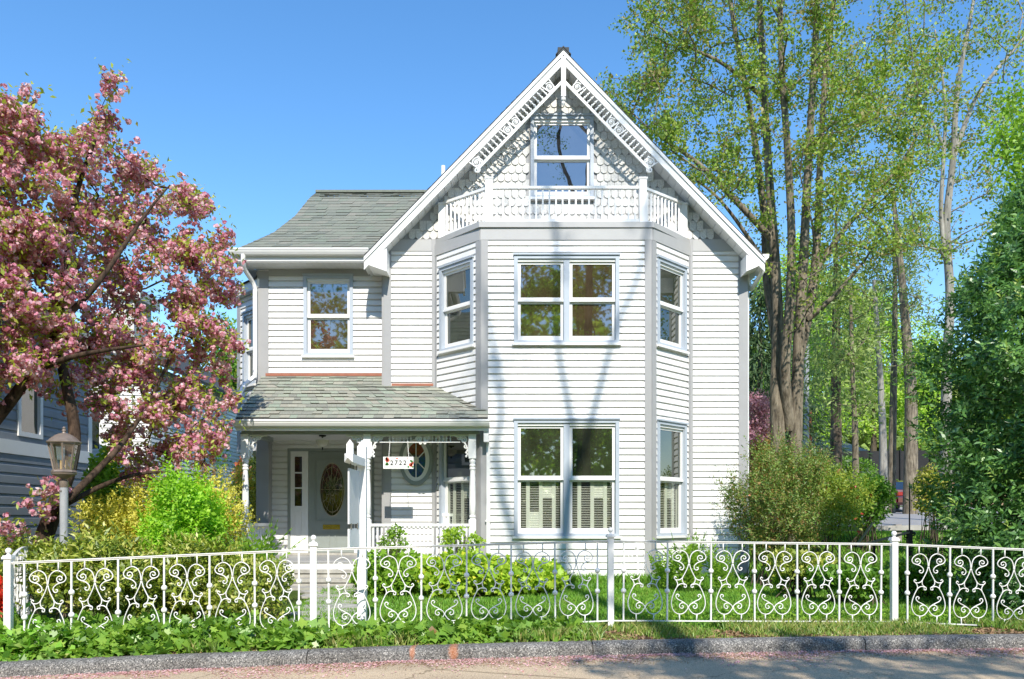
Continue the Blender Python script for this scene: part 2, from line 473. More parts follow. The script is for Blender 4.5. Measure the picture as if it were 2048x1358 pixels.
# ---- gable wall with shaped shingles
gw = MB()
tri = [(XC, 6.94), (XR, 6.94), (XR, zt(XR, .2)), (PKX, zt(PKX, .2)), (XC, zt(XC, .2))]
cutz0, cutz1 = gzz; ga, gb = Wg.a.x + gu[0] + .02, Wg.a.x + gu[1] - .02
def gstrip(x0, x1):
    n = 24
    for i in range(n):
        a, b = x0 + (x1 - x0) * i / n, x0 + (x1 - x0) * (i + 1) / n
        gw.prism([(a, YB + .0, 6.94), (b, YB + .0, 6.94), (b, YB + .0, zt(b, .2)), (a, YB + .0, zt(a, .2))], (0, .1, 0))
gstrip(XC, ga); gstrip(gb, XR)
gw.prism([(ga, YB, 6.94), (gb, YB, 6.94), (gb, YB, cutz0 + .02), (ga, YB, cutz0 + .02)], (0, .1, 0))
gw.prism([(ga, YB, cutz1 - .02), (gb, YB, cutz1 - .02), (gb, YB, zt(gb, .2)), (PKX, YB, zt(PKX, .2)), (ga, YB, zt(ga, .2))], (0, .1, 0))
gwall = gw.build('gable_wall', M['trim'], H)
fs = MB(); row = 0; z = 6.96; PW, PH = .142, .165
while z < 10.2:
    kind = 'round' if row % 4 in (0, 1, 3) else 'point'
    x = XC + (PW / 2 if row % 2 else 0)
    while x < XR + PW:
        w = PW * .475; top = z + PH + .05
        inside = top < zt(x - w if x < PKX else x + w, .16) and XC + .05 < x < XR - .03
        hit = gu[0] + Wg.a.x - w * .9 < x < gu[1] + Wg.a.x + w * .9 and gzz[0] - .16 < z + .04 < gzz[1] + .0
        if inside and not hit:
            if kind == 'round':
                low = [(x + w * math.cos(a), z + w * .95 + w * .95 * math.sin(a)) for a in np.linspace(math.pi, 2 * math.pi, 9)]
            else: low = [(x - w, z + .085), (x, z), (x + w, z + .085)]
            ol = low + [(x + w, top), (x - w, top)]
            f = lambda q: YB - .008 - .028 * (top - q[1]) / (PH + .05) - random.uniform(0, .002)
            fs.prism([(q[0], f(q), q[1]) for q in ol], (0, .012, 0))
        x += PW
    z += PH; row += 1
fs.build('fish_scale_cladding', M['scale'], gwall)

# ---- roofs
def shingle_rows(L, Rr, rows, tab=.30, lift=.014):
    """L(t), Rr(t): left and right ends of the course at height t"""
    mb = MB(); ln = lambda a, b, s: tuple(a[i] + (b[i] - a[i]) * s for i in range(3))
    for r in range(rows):
        t0, t1 = r / rows, (r + 1.12) / rows
        a, b, c, d = L(t0), Rr(t0), Rr(min(t1, 1)), L(min(t1, 1))
        w = max((Vector(b) - Vector(a)).length, .01); s = 0; first = True
        while s < 1:
            e = min(1, s + (tab * random.uniform(.55, 1.25)) / w * (random.random() if first else 1)); first = False
            if 1 - e < .03: e = 1
            g = .0012 / w; h = lift * random.choice((.7, 1, 1, 1.5))
            p = [ln(a, b, s + g), ln(a, b, e - g), ln(d, c, e - g), ln(d, c, s + g)]
            q = [(p[0][0], p[0][1], p[0][2] + h), (p[1][0], p[1][1], p[1][2] + h), (p[2][0], p[2][1], p[2][2] + .003), (p[3][0], p[3][1], p[3][2] + .003)]
            lo_ = [ln(p[0], p[3], .22), ln(p[1], p[2], .22)]            # the butt edge is undercut
            mb.add(q + lo_, [(0, 1, 2, 3), (4, 5, 1, 0)])
            s = e
    return mb
xe = (-2.88, 4.92)
gr = MB()
for s, x in ((-1, xe[0]), (1, xe[1])):
    gr.prism([(PKX, YO - .02, PKZ), (x, YO - .02, zt(x)), (x + .0, YO - .02, zt(x) - .045), (PKX, YO - .02, PKZ - .05)], (0, 9.6, 0))
gr.box(PKX - .11, PKX + .11, YO - .03, YO + 9.6, PKZ - .13, PKZ + .03)
for k in range(34):   # ridge cap shingles
    y = YO - .04 + k * .28
    for s in (-1, 1):
        gr.add([(PKX, y, PKZ + .055), (PKX + s * .15, y, PKZ - .10), (PKX + s * .15, y + .3, PKZ - .115), (PKX, y + .3, PKZ + .04),
                (PKX, y, PKZ + .03), (PKX + s * .15, y, PKZ - .125)], [(0, 1, 2, 3), (0, 4, 5, 1)])
groof = gr.build('gable_roof', M['roofdark'], H)
for s, x in ((-1, xe[0]), (1, xe[1])):
    L = lambda t, x=x: (x + (PKX - x) * t, YO if s < 0 else YO + 9.5, zt(x + (PKX - x) * t) + .004)
    Q = lambda t, x=x: (x + (PKX - x) * t, YO + 9.5 if s < 0 else YO, zt(x + (PKX - x) * t) + .004)
    (shingle_rows(Q, L, 38, .45, .012) if s < 0 else shingle_rows(Q, L, 38, .45, .012)).build('shingles', M['roof'], groof)
sf = MB()
for s, x in ((-1, xe[0]), (1, xe[1])):
    x2 = x
    n = 30
    for i in range(n):   # soffit boards run up the rake
        a = x2 + (PKX - x2) * i / n; b = x2 + (PKX - x2) * (i + .94) / n
        sf.prism([(a, YO, zt(a) - .20), (b, YO, zt(b) - .20), (b, YO, zt(b) - .24), (a, YO, zt(a) - .24)], (0, YB - YO + .05, 0))
    sf.prism([(x2, YO + .005, zt(x2) - .05), (PKX, YO + .005, PKZ - .055), (PKX, YO + .005, PKZ - .19), (x2, YO + .005, zt(x2) - .19)], (0, 9.4, 0))
sf.build('soffit', M['soffit'], groof)
rb = MB()
for s, x in ((-1, xe[0]), (1, xe[1])):
    a = x
    rb.prism([(a, YO - .055, zt(a, .048)), (PKX, YO - .055, PKZ - .05), (PKX, YO - .055, PKZ - .125), (a, YO - .055, zt(a, .125))], (0, .056, 0))
    rb.prism([(a, YO - .025, zt(a, .127)), (PKX, YO - .025, PKZ - .127), (PKX, YO - .025, PKZ - .295), (a, YO - .025, zt(a, .29))], (0, .03, 0))
    rb.prism([(a, YO - .035, zt(a, .268)), (PKX, YO - .035, PKZ - .275), (PKX, YO - .035, PKZ - .298), (a, YO - .035, zt(a, .293))], (0, .009, 0))
barge = rb.build('barge_board', M['white'], H)
for s, x0, x1, xt in ((-1, xe[0], -2.44, -2.80), (1, xe[1], 4.56, 4.86)):
    er = MB()
    er.prism([(x0, YO - .03, zt(x0, .13)), (x1, YO - .03, zt(x1, .33)), (x1, YO - .03, 6.19), (xt, YO - .03, 6.32)] if s > 0 else
             [(x0, YO - .03, zt(x0, .13)), (xt, YO - .03, 6.32), (x1, YO - .03, 6.19), (x1, YO - .03, zt(x1, .33))], (0, YB - YO + .03, 0))
    er.prism([(x0, YB, zt(x0, .13)), (x1 + s * .09, YB, 6.40), (x1 + s * .09, YB, 6.36), (xt, YB, 6.36)], (0, 8.8, 0))
    er.build('eave_return', M['white'], H)

# gingerbread along the rakes
def spiral(c, r0, turns, s, start, k=18):
    return [(c[0] + s * r0 * (1 - .82 * i / k) * math.cos(start + turns * 2 * math.pi * i / k), c[1], c[2] + r0 * (1 - .82 * i / k) * math.sin(start + turns * 2 * math.pi * i / k)) for i in range(k + 1)]
q2 = 1 / math.sqrt(1 + SL * SL)
for s in (-1, 1):
    g = MB()
    def gp(a, b, y=YO - .012, s=s):           # a along the rake from the peak, b square to it
        return (PKX + s * (a * q2 - b * SL * q2 * 1.0) , y, PKZ - a * SL * q2 - b * q2)
    b0, b1 = .20, .425
    g.bar(gp(.42 + .02, b1), gp(2.83, b1), .05, .035, (0, 1, 0))
    a = .86
    while a < 2.70:
        if not (1.56 < a < 1.98):
            g.bar(gp(a, b0), gp(a, b1), .019, .02, (0, 1, 0))
            g.ball(gp(a, (b0 + b1) / 2 - .040), .025, 8, 5); g.ball(gp(a, (b0 + b1) / 2 + .045), .025, 8, 5)
        a += .106
    for a, t in ((.72, 0), (1.67, 0), (1.88, 1.6), (2.76, .5)):
        c = gp(a, (b0 + b1) / 2 + .01)
        g.tube(spiral(c, .095, 1.9, s if t == 0 else -s, .6 + t), .0135, 6)
        g.ball(c, .03, 8, 5)
        g.bar(gp(a - .1, b0), gp(a - .06, b1), .02, .02, (0, 1, 0)); g.bar(gp(a + .1, b0), gp(a + .06, b1), .02, .02, (0, 1, 0))
    g.tube(spiral(gp(2.86, .43), .06, 1.4, s, 2.2), .018, 6)
    g.build('gingerbread_trim', M['white'], barge)
pd = MB(); pd.box(PKX - .045, PKX + .045, YO - .075, YO + .01, PZ(196, YO), PKZ - .18)
pd.ball((PKX, YO - .03, PZ(200, YO)), .05, 10, 6); pd.lathe((PKX, YO - .03, PZ(214, YO)), [(.004, 0), (.035, .05), (.02, .1), (.045, .12)], 10)
pd.build('pendant', M['white'], barge)

# ---- balcony on the bay
bal_path = [(BL + .13, YB - .06), (FL + .15, YF + .10), (FR - .15, YF + .10), (BR - .13, YB - .06)]
bk_ = MB()
for (x0, y0), (x1, y1) in zip(bal_path[:-1], bal_path[1:]):
    bk_.bar((x0, y0, 7.655), (x1, y1, 7.655), .075, .05); bk_.bar((x0, y0, 7.02), (x1, y1, 7.02), .06, .07)
balcony = bk_.build('balcony', M['white'], H)
nw = MB()
def newel(x, y, h):
    m_ = MB(); w = .07
    m_.box(x - w, x + w, y - w, y + w, ZB + .001, h); m_.box(x - w - .012, x + w + .012, y - w - .012, y + w + .012, h, h + .035)
    return m_
for (x, y), h in zip(bal_path, (7.62, 7.80, 7.80, 7.62)): newel(x, y, h).build('newel', M['white'], balcony)
b0_ = MB(); b0_.box(-.016, .016, -.016, .016, 0, .60)
off = OFF[balcony.name]
bsrc = None
def run_balusters(mesh_mb, parent, a, b, z, n, name='baluster'):
    src = None
    for i in range(n):
        t = (i + .5) / n; p = Vector((a[0] + (b[0] - a[0]) * t, a[1] + (b[1] - a[1]) * t, z)) - OFF[parent.name]
        if src is None:
            me = bpy.data.meshes.new(name); me.from_pydata(mesh_mb.v, [], mesh_mb.f); me.update()
            src = link(me, name, M['white'], parent); src.location = p
        else: copy_of(src, parent, p)
for i, n in enumerate((10, 22, 10)):
    a, b = Vector(bal_path[i]), Vector(bal_path[i + 1]); d = (b - a).normalized() * .08
    run_balusters(b0_, balcony, a + d, b - d, 7.04, n)

# ---- left wing roof, gutters
lp = [(PX(470, 16.0), 16.0, 6.735), (PX(545, 16.6), 16.6, PZ(467, 16.6)), (PX(590, 17.2), 17.2, PZ(432, 17.2)), (PX(620, 18.0), 18.0, PZ(395, 18.0)), (PX(633, 18.5), 18.5, PZ(385, 18.5))]
def lpt(t):
    s = t * 4; i = min(int(s), 3); f = s - i
    return tuple(lp[i][k] + (lp[i + 1][k] - lp[i][k]) * f for k in range(3))
def rpt(t):
    p = lpt(t); return (PKX - (PKZ - p[2]) / SL + .06, p[1], p[2])
wr = shingle_rows(lpt, rpt, 26, .26, .014)
wroof = wr.build('wing_roof', M['roof'], H)
def lbk(t):
    p = lpt(t); return (p[0], 2 * 18.5 - p[1] + .3, p[2])
shingle_rows(lbk, lpt, 24, .36, .010).build('hip_shingles', M['roof'], wroof)
def rbk(t):
    p = rpt(t); return (p[0], 2 * 18.5 - p[1] + .3, p[2])
shingle_rows(rbk, lbk, 20, .4, .010).build('rear_shingles', M['roof'], wroof)
rg = MB(); rg.bar(lp[4], (rpt(1)[0], 18.5, lp[4][2]), .2, .05); rg.build('ridge', M['roof'], wroof)
def gutter(mb, x0, x1, y, z):       # K-profile, opening up
    pr = [(y, z), (y, z - .035), (y + .012, z - .045), (y + .02, z - .07), (y + .05, z - .115), (y + .14, z - .135), (y + .14, z)]
    mb.prism([(x0, a, b) for a, b in pr], (x1 - x0, 0, 0))
gt = MB(); gutter(gt, PX(459, 15.9), -2.84, 15.88, 6.735)
gt.box(PX(462, 15.95), -2.84, 16.025, 16.05, 6.52, 6.73)
gt.build('gutter', M['white'], wroof)
sfl = MB()
k = -5.55
while k < -2.6:
    sfl.box(k, k + .105, 16.04, YL - .03, 6.50, 6.52); k += .11
sfl.build('soffit', M['soffit'], wroof)
ws = MB(); ws.box(-5.55, -5.53, 16.05, 21, 6.5, 6.72); ws.box(-5.53, XL, YL + .05, 21, 6.5, 6.52); ws.build('fascia', M['white'], wroof)

# side bay roof, window etc.
sbr = MB(); n_ = Vector((Wc.n.x, Wc.n.y, 0))
A, B = Vector((-6.12, 17.38, 0)), Vector((-5.22, 16.46, 0))
sbr.prism([(A.x, A.y, 6.12), (B.x, B.y, 6.12), (B.x, B.y, 6.30), (A.x, A.y, 6.30)], -n_ * .06)
sbr.prism([(A.x, A.y, 6.30), (B.x, B.y, 6.30), (XL, YL + .1, 6.48), (XL, 20, 6.48), (-6.12, 20, 6.30)], (0, 0, -.02))
sbr.box(-6.12, -6.06, 17.38, 20, 6.12, 6.30)
sbr.build('fascia', M['white'], side_bay)
sbt = MB(); sbt.prism([(A.x - .02, A.y - .02, 6.305), (B.x - .02, B.y - .04, 6.305), (XL, YL + .1, 6.50), (XL, 20, 6.50), (-6.14, 20, 6.305)], (0, 0, .02))
sbt.build('roof', M['roofdark'], side_bay)
sbs = MB(); sbs.prism([(A.x, A.y, 6.118), (B.x, B.y, 6.118), (XL, 20, 6.118), (-6.1, 20, 6.118)], (0, 0, -.01)); sbs.build('soffit', M['soffit'], side_bay)

# ---- porch ----------------------------------------------------------------
YE, YP = 14.76, 15.02                                     # eave and post line
PXL = PX(470, YE)
zroof = lambda y: 3.215 + (y - YE) * .618
def pl(t): y = YE + (YL - YE) * t; return (PXL - .06 * t, y, zroof(y))
def pr_(t):
    y = YE + (YL - YE) * t
    if y <= YF - .02: x = PX(976, YE)
    elif y <= YB: x = FL - .03 - (y - YF) * (FL - BL) / (YB - YF)
    else: x = XC - .02
    return (x, y, zroof(y))
prf = shingle_rows(pl, pr_, 13, .20, .020)
proof = prf.build('porch_roof', M['roof_porch'], H)
dk = MB()
pts = [pl(0), pr_(0), (FL - .03, YF, zroof(YF)), (BL, YB, zroof(YB)), (XC, YB, zroof(YB)), (XC, YL, zroof(YL)), pl(1)]
dk.prism([(x, y, z - .012) for x, y, z in pts], (0, 0, -.05)); dk.build('decking', M['roofdark'], proof)
fl = MB()
fl.box(XL + .15, XC + .0, YL - .055, YL - .03, zroof(YL) - .01, zroof(YL) + .045); fl.box(XC + .16, BL - .05, YB - .05, YB - .026, zroof(YB) - .01, zroof(YB) + .04)
fl.build('flashing', M['flash'], proof)
pg = MB(); gutter(pg, PX(465, YE - .1), PX(979, YE - .1), YE - .11, 3.195); pg.box(PXL, PX(976, YE), YE + .031, YE + .055, 3.00, 3.18)
pg.build('gutter', M['white'], proof)
pb = MB()
pb.box(PXL + .05, FL - .02, YP - .07, YP + .07, 2.955, 3.075); pb.box(PXL + .05, PXL + .19, YP + .071, YL - .05, 2.955, 3.075)
pb.build('porch_beam', M['doorgrey'], H)
pc = MB(); k = YE + .056
pc.box(PXL + .02, FL - .03, YE + .056, YP - .072, 3.03, 3.05)
pc.prism([(PXL + .19, YP + .072, 3.04), (FL - .05, YP + .072, 3.04), (BL - .02, YB - .03, 3.04), (XC - .02, YB - .03, 3.04), (XC - .02, YD, 3.04), (XI, YD, 3.04), (XI, YL - .05, 3.04), (PXL + .19, YL - .05, 3.04)], (0, 0, .02))
pc.prism([(PXL, YE + .06, 3.03), (PXL, YL, 3.03), (PXL, YL, zroof(YL) - .08), (PXL, YE + .06, 3.18)], (.025, 0, 0))
pc.build('porch_ceiling', M['soffit'], H)
pf = MB()
pf.prism([(PXL + .02, YP - .12, FLOOR - .04), (FL - .03, YP - .12, FLOOR - .04), (BL, YB - .005, FLOOR - .04), (XC, YB - .005, FLOOR - .04), (XC, YD - .005, FLOOR - .04), (XI, YD - .005, FLOOR - .04), (XI, YL - .05, FLOOR - .04), (PXL + .02, YL - .05, FLOOR - .04)], (0, 0, .04))
pf.build('porch_floor', M['trim'], H)
ps = MB(); ps.box(PXL + .04, FL - .05, YP - .10, YP - .08, .05, FLOOR - .042); ps.box(PXL + .04, PXL + .06, YP - .08, YL, .05, FLOOR - .042)
ps.build('porch_skirt', M['white'], H)

post_x = [PX(491, YP), PX(735, YP), PX(945, YP)]
def fret(x, s):      # sawn bracket beside a post
    g = MB(); z1 = 2.948; y = YP
    g.bar((x, y, z1 - .015), (x + s * .34, y, z1 - .015), .03, .03); g.bar((x, y, z1), (x, y, z1 - .40), .03, .03, (0, 1, 0))
    arc = [(x + s * (.34 - .33 * math.sin(a)), y, z1 - .36 + .33 * math.cos(a) * 1.0) for a in np.linspace(0, math.pi / 2, 9)]
    arc = [(x + s * .34 * (1 - math.sin(a)) , y, z1 - .40 * (1 - math.cos(a)) - .01) for a in np.linspace(0, math.pi / 2, 9)]
    g.tube(arc, .016, 6)
    g.tube(spiral((x + s * .095, y, z1 - .10), .072, 1.6, s, 0), .015, 6); g.tube(spiral((x + s * .19, y, z1 - .06), .04, 1.3, s, 2), .012, 6)
    g.tube(spiral((x + s * .055, y, z1 - .22), .04, 1.3, s, 4), .012, 6)
    for i in range(4): g.ball((x + s * (.03 + .02 * (i % 2)), y, z1 - .30 - i * .035), .024, 7, 4)
    return g
for i, x in enumerate(post_x):
    p = MB(); w = .068
    p.box(x - w, x + w, YP - w, YP + w, FLOOR, 1.36); p.box(x - w, x + w, YP - w, YP + w, 2.50, 2.954)
    pr = [(.066, 0), (.04, .03), (.062, .05), (.062, .07), (.045, .09), (.058, .11), (.062, .30), (.058, .62), (.044, .92), (.06, .94), (.06, .96), (.042, .98), (.058, 1.0), (.058, 1.02), (.044, 1.04), (.06, 1.08), (.06, 1.11), (.05, 1.14)]
    p.lathe((x, YP, 1.36), pr, 14)
    po = p.build('porch_post', M['white'], H, smooth=True)
    for s in ((1,) if i == 0 else (-1, 1) if i == 1 else (-1,)): fret(x + s * w, s).build('bracket', M['white'], po)
sp = MB(); x0, x1 = post_x[1] + .07, post_x[2] - .07
sp.box(x0 + .001, x1 - .001, YP - .014, YP + .014, 2.93, 2.953); sp.box(x0 + .16, x1 - .16, YP - .014, YP + .014, 2.80, 2.82)
x = x0 + .34
while x < x1 - .32:
    if abs(x - (x0 + x1) / 2 - .05) > .16:
        sp.box(x - .009, x + .009, YP - .009, YP + .009, 2.82, 2.93); sp.ball((x, YP, 2.875), .020, 7, 4)
    x += .067
xm = (x0 + x1) / 2 + .05
for s in (-1, 1):
    sp.tube(spiral((xm + s * .07, YP, 2.865), .062, 1.7, s, 0), .014, 6); sp.tube(spiral((xm + s * .045, YP, 2.79), .03, 1.2, s, 1), .011, 6)
sp.build('porch_frieze', M['white'], H)

bl_ = MB(); bl_.box(-.017, .017, -.017, .017, 0, .55)
r1 = MB(); r1.box(x0, x1, YP - .045, YP + .045, 1.235, 1.285); r1.box(x0, x1, YP - .03, YP + .03, .66, .70)
rail = r1.build('porch_rail', M['white'], H); run_balusters(bl_, rail, (x0, YP), (x1, YP), .695, 23)
r2 = MB(); yy = (YP + .07, YL - .03); xx = post_x[0] - .0
r2.bar((xx, yy[0], 1.26), (xx, yy[1], 1.26), .09, .05); r2.bar((xx, yy[0], .68), (xx, yy[1], .68), .06, .04)
rail2 = r2.build('porch_rail', M['white'], H); run_balusters(bl_, rail2, (xx, yy[0]), (xx, yy[1]), .695, 14)

# ---- front door
ds = MB()
da, db = door_u; dz = door_z[1]
Wd.frame(ds, da, db, FLOOR, dz, .055, -.04, .04, wb=.001)
surround = ds.build('door_surround', M['doorgrey'], H)
pnl = MB(); d0, d1 = uof(Wd, 617), uof(Wd, 708)
jl = (da + .056, d0 - .005); jr = (d1 + .005, db - .056)
slz = (PZ(1012, YD), PZ(976, YD), PZ(945.5, YD), PZ(913, YD))
def sidelight(a, b):
    m_ = MB(); i0, i1 = a + .085, a + .085 + .16
    if b - a < .33: i0, i1 = a + .08, b - .06
    Wd.box(m_, a, i0, FLOOR + .02, dz - .058, -.03, .012); Wd.box(m_, i1, b, FLOOR + .02, dz - .058, -.03, .012)
    Wd.box(m_, i0, i1, FLOOR + .02, slz[0], -.03, .006); Wd.box(m_, i0, i1, slz[3], dz - .058, -.03, .012)
    for z in slz[1:3]: Wd.box(m_, i0, i1, z - .014, z + .014, -.03, .010)
    Wd.frame(m_, i0 + .01, i1 - .01, FLOOR + .12, slz[0] - .12, .02, .006, .016)
    o = m_.build('sidelight', M['white'], surround)
    return o, i0, i1
for a, b in (jl, jr):
    o, i0, i1 = sidelight(a, b); slg = MB(); Wd.box(slg, i0, i1, slz[0], slz[3], -.022, -.016); slg.build('pane', M['glass_door'], o)
th = MB(); Wd.box(th, da - .05, db + .05, FLOOR + .002, FLOOR + .05, .0, .09); th.build('threshold', M['stone'], surround)
dr = MB(); dw = d1 - d0; zz0, zz1 = FLOOR + .055, dz - .06
oc = (d0 + dw * .52, PZ(979, YD)); oa, ob = .262, .575
n = 40; ring = [(oc[0] + oa * math.cos(2 * math.pi * i / n), oc[1] + ob * math.sin(2 * math.pi * i / n)) for i in range(n)]
def edge(i):                                                 # point of the door's outline in the direction of ring point i
    a = 2 * math.pi * i / n; c, s = math.cos(a) * oa, math.sin(a) * ob
    k = min([((d1 if c > 0 else d0) - oc[0]) / c if abs(c) > 1e-9 else 1e9, ((zz1 if s > 0 else zz0 + .55) - oc[1]) / s if abs(s) > 1e-9 else 1e9])
    return (oc[0] + c * k, oc[1] + s * k)
corner = [(d1, zz1), (d0, zz1), (d0, zz0 + .55), (d1, zz0 + .55)]
E = [edge(i) for i in range(n)]
for i in range(n):
    a, b = E[i], E[(i + 1) % n]; poly = [ring[i], a]
    if abs(a[0] - b[0]) > 1e-6 and abs(a[1] - b[1]) > 1e-6:
        poly.append(min(corner, key=lambda c: abs(c[0] - (a[0] + b[0]) / 2) + abs(c[1] - (a[1] + b[1]) / 2)))
    poly += [b, ring[(i + 1) % n]]
    dr.prism([Wd.p(u, z, .0) for u, z in poly], Wd.n * -.04)
Wd.box(dr, d0, d1, zz0, zz0 + .55, -.04, 0)
def mold(mb, u0, u1, z0, z1, w=.022, o=.016): Wd.frame(mb, u0, u1, z0, z1, w, 0.001, o)
mold(dr, d0 + .14, d1 - .09, PZ(1043, YD), PZ(918, YD)); mold(dr, d0 + .13, oc[0] - .05, zz0 + .10, PZ(1066, YD)); mold(dr, oc[0] + .06, d1 - .10, zz0 + .10, PZ(1066, YD))
door = dr.build('front_door', M['doorgrey'], H)
og = MB(); og.poly([Wd.p(u, z, -.02) for u, z in ring]); og.build('oval_glass', M['glass_door'], door)
ol = MB(); el = lambda s, t, o=-.012: Wd.p(oc[0] + oa * s * math.cos(t), oc[1] + ob * s * math.sin(t), o)
for s, r in ((.985, .014), (.84, .005), (.22, .006)): ol.tube([el(s, 2 * math.pi * i / 32) for i in range(33)], r, 5)
for i in range(12): ol.tube([el(.22 if i % 2 else .05, i * math.pi / 6), el(.55, i * math.pi / 6 + (.14 if i % 2 else 0)), el(.98, i * math.pi / 6)], .005, 5)
for i in range(8): ol.tube([el(.3, i * math.pi / 4 + .2), el(.5, i * math.pi / 4 + .39), el(.62, i * math.pi / 4), el(.5, i * math.pi / 4 - .39), el(.3, i * math.pi / 4 - .2)], .005, 5)
ol.build('leading', M['lead'], door)
ms = MB(); mu = uof(Wd, 663); mz = PZ(1054, YD); Wd.box(ms, mu - .18, mu + .18, mz - .05, mz + .05, 0.001, .014); Wd.frame(ms, mu - .15, mu + .15, mz - .035, mz + .03, .015, .014, .022)
ms.build('mail_slot', M['brass'], door)
dh = MB(); hu = d1 - .06; dh.ball(Wd.p(hu, 1.55, .05), .03, 10, 6); Wd.box(dh, hu - .02, hu + .02, 1.45, 1.68, .001, .012); dh.build('handle', M['brass'], door)

# ---- oval window
ovc = (PX(833, YB), PZ(921, YB)); fo = 1 / 100.
def ell(a, b, y, k=40, c=ovc): return [(c[0] + a * math.cos(2 * math.pi * i / k), y, c[1] + b * math.sin(2 * math.pi * i / k)) for i in range(k)]
def ringmesh(mb, a0, b0, a1, b1, y0, y1, k=40):
    A = ell(a0, b0, y0, k) + ell(a1, b1, y0, k) + ell(a0, b0, y1, k) + ell(a1, b1, y1, k)
    fcs = []
    for i in range(k):
        j = (i + 1) % k
        fcs.append((i, j, k + j, k + i))
        fcs += [(i, 2 * k + i, 2 * k + j, j), (k + i, k + j, 3 * k + j, 3 * k + i)]
    mb.add(A, fcs)
ow = MB(); ringmesh(ow, .27, .42, .335, .50, YB - .105, YB + .0)
oval = ow.build('oval_window', M['doorgrey'], H)
of = MB(); ringmesh(of, .19, .345, .272, .423, YB - .088, YB + .0)
for i in range(6):
    a = math.pi / 2 + i * math.pi / 3
    of.bar((ovc[0], YB - .078, ovc[1]), (ovc[0] + .195 * math.cos(a), YB - .078, ovc[1] + .35 * math.sin(a)), .02, .022, (0, 1, 0))
of.prism(ell(.055, .075, YB - .093, 20), (0, .02, 0))
of.build('muntin', M['white'], oval)
m, nt, out = new_mat('stained_glass')
tc = nt.nodes.new('ShaderNodeTexCoord'); sx = nt.nodes.new('ShaderNodeSeparateXYZ'); nt.links.new(tc.outputs['Object'], sx.inputs[0])
mr = N(nt, 'ShaderNodeMapRange'); mr.inputs['From Min'].default_value = ovc[1] - .14 - .35; mr.inputs['From Max'].default_value = ovc[1] - .14 + .35
nt.links.new(sx.outputs[2], mr.inputs[0])
vor = N(nt, 'ShaderNodeTexVoronoi', Scale=22.); nt.links.new(tc.outputs['Object'], vor.inputs['Vector'])
c1 = ramp(nt, mr.outputs[0], [(.0, (.02, .08, .16)), (.4, (.03, .14, .30)), (.58, (.05, .12, .22)), (.68, (.22, .07, .015)), (.9, (.30, .09, .02))])
c2 = mixc(nt, .55, c1, vor.outputs['Color'], 'MULTIPLY')
pb_ = N(nt, 'ShaderNodeBsdfPrincipled', Roughness=.08); nt.links.new(c2, pb_.inputs['Base Color']); nt.links.new(pb_.outputs[0], out.inputs[0]); M['stained'] = m
os_ = MB(); os_.prism(ell(.20, .355, YB - .070, 40), (0, .006, 0)); os_.build('pane', M['stained'], oval)

# ---- downspouts, vent
d = MB()
xd, yd = PX(510, 16.42), 16.42
d.tube(catmull([(PX(486, 15.95), 15.96, 6.62), (PX(486, 15.96), 15.97, 6.48), (PX(490, 16.1), 16.1, 6.36), (PX(502, 16.3), 16.35, 6.22), (xd, yd, 6.08), (xd, yd, 5.9), (xd, yd, 4.4), (xd - .02, yd - .05, 4.25), (xd - .12, 16.1, 4.03), (xd - .03, 15.3, 3.50)], 4), .045, 8)
d.build('downspout', M['white'], H, smooth=True)
d = MB(); d.box(PX(968, 15.0), PX(978, 15.0), 14.84, 15.06, 2.80, 3.06); d.box(PX(973, YF - .04), PX(980.5, YF - .04), YF - .10, YF - .035, .1, 2.80); d.box(PX(971, YF - .07), PX(982, YF - .07), YF - .11, YF - .034, 1.32, 1.35)
d.build('downspout', M['white'], H)
d = MB(); d.tube(catmull([(4.92, YB - .3, 6.36), (4.92, YB - .28, 6.22), (4.80, YB + .06, 5.98), (4.735, YB + .10, 5.88), (4.735, YB + .10, .2)], 3), .042, 8); d.build('downspout', M['white'], H, smooth=True)
gg = MB(); pr = [(4.88, 6.53), (5.01, 6.53), (5.0, 6.46), (4.95, 6.41), (4.88, 6.40)]; gg.prism([(a, YO - .02, b) for a, b in pr], (0, 9.4, 0)); gg.build('gutter', M['white'], groof)
v = MB(); v.lathe((PX(886.5, 19.2), 19.2, PZ(362, 19.2)), [(.05, 0), (.05, .36)], 10); v.build('vent_pipe', M['white'], groof)

# ---- things on and at the porch
lampc = (PX(645, 16.0), 16.0, 3.04)
pl_ = empty('porch_lamp', lampc, 'small glass bowl lamp hanging from the porch ceiling above the door', 'lamp')
c = MB(); c.lathe((lampc[0], lampc[1], 2.985), [(.07, .054), (.07, .03), (.02, .02), (.012, 0)][::-1], 12); c.lathe((lampc[0], lampc[1], 2.74), [(.004, 0), (.02, .02), (.012, .05), (.03, .07)], 10); c.build('fitting', M['black'], pl_, smooth=True)
c = MB(); c.lathe((lampc[0], lampc[1], 2.80), [(.03, 0), (.09, .03), (.125, .08), (.135, .14)], 16); c.build('glass_bowl', paint('frosted_glass', (.62, .6, .52), .2, .05), pl_, smooth=True)

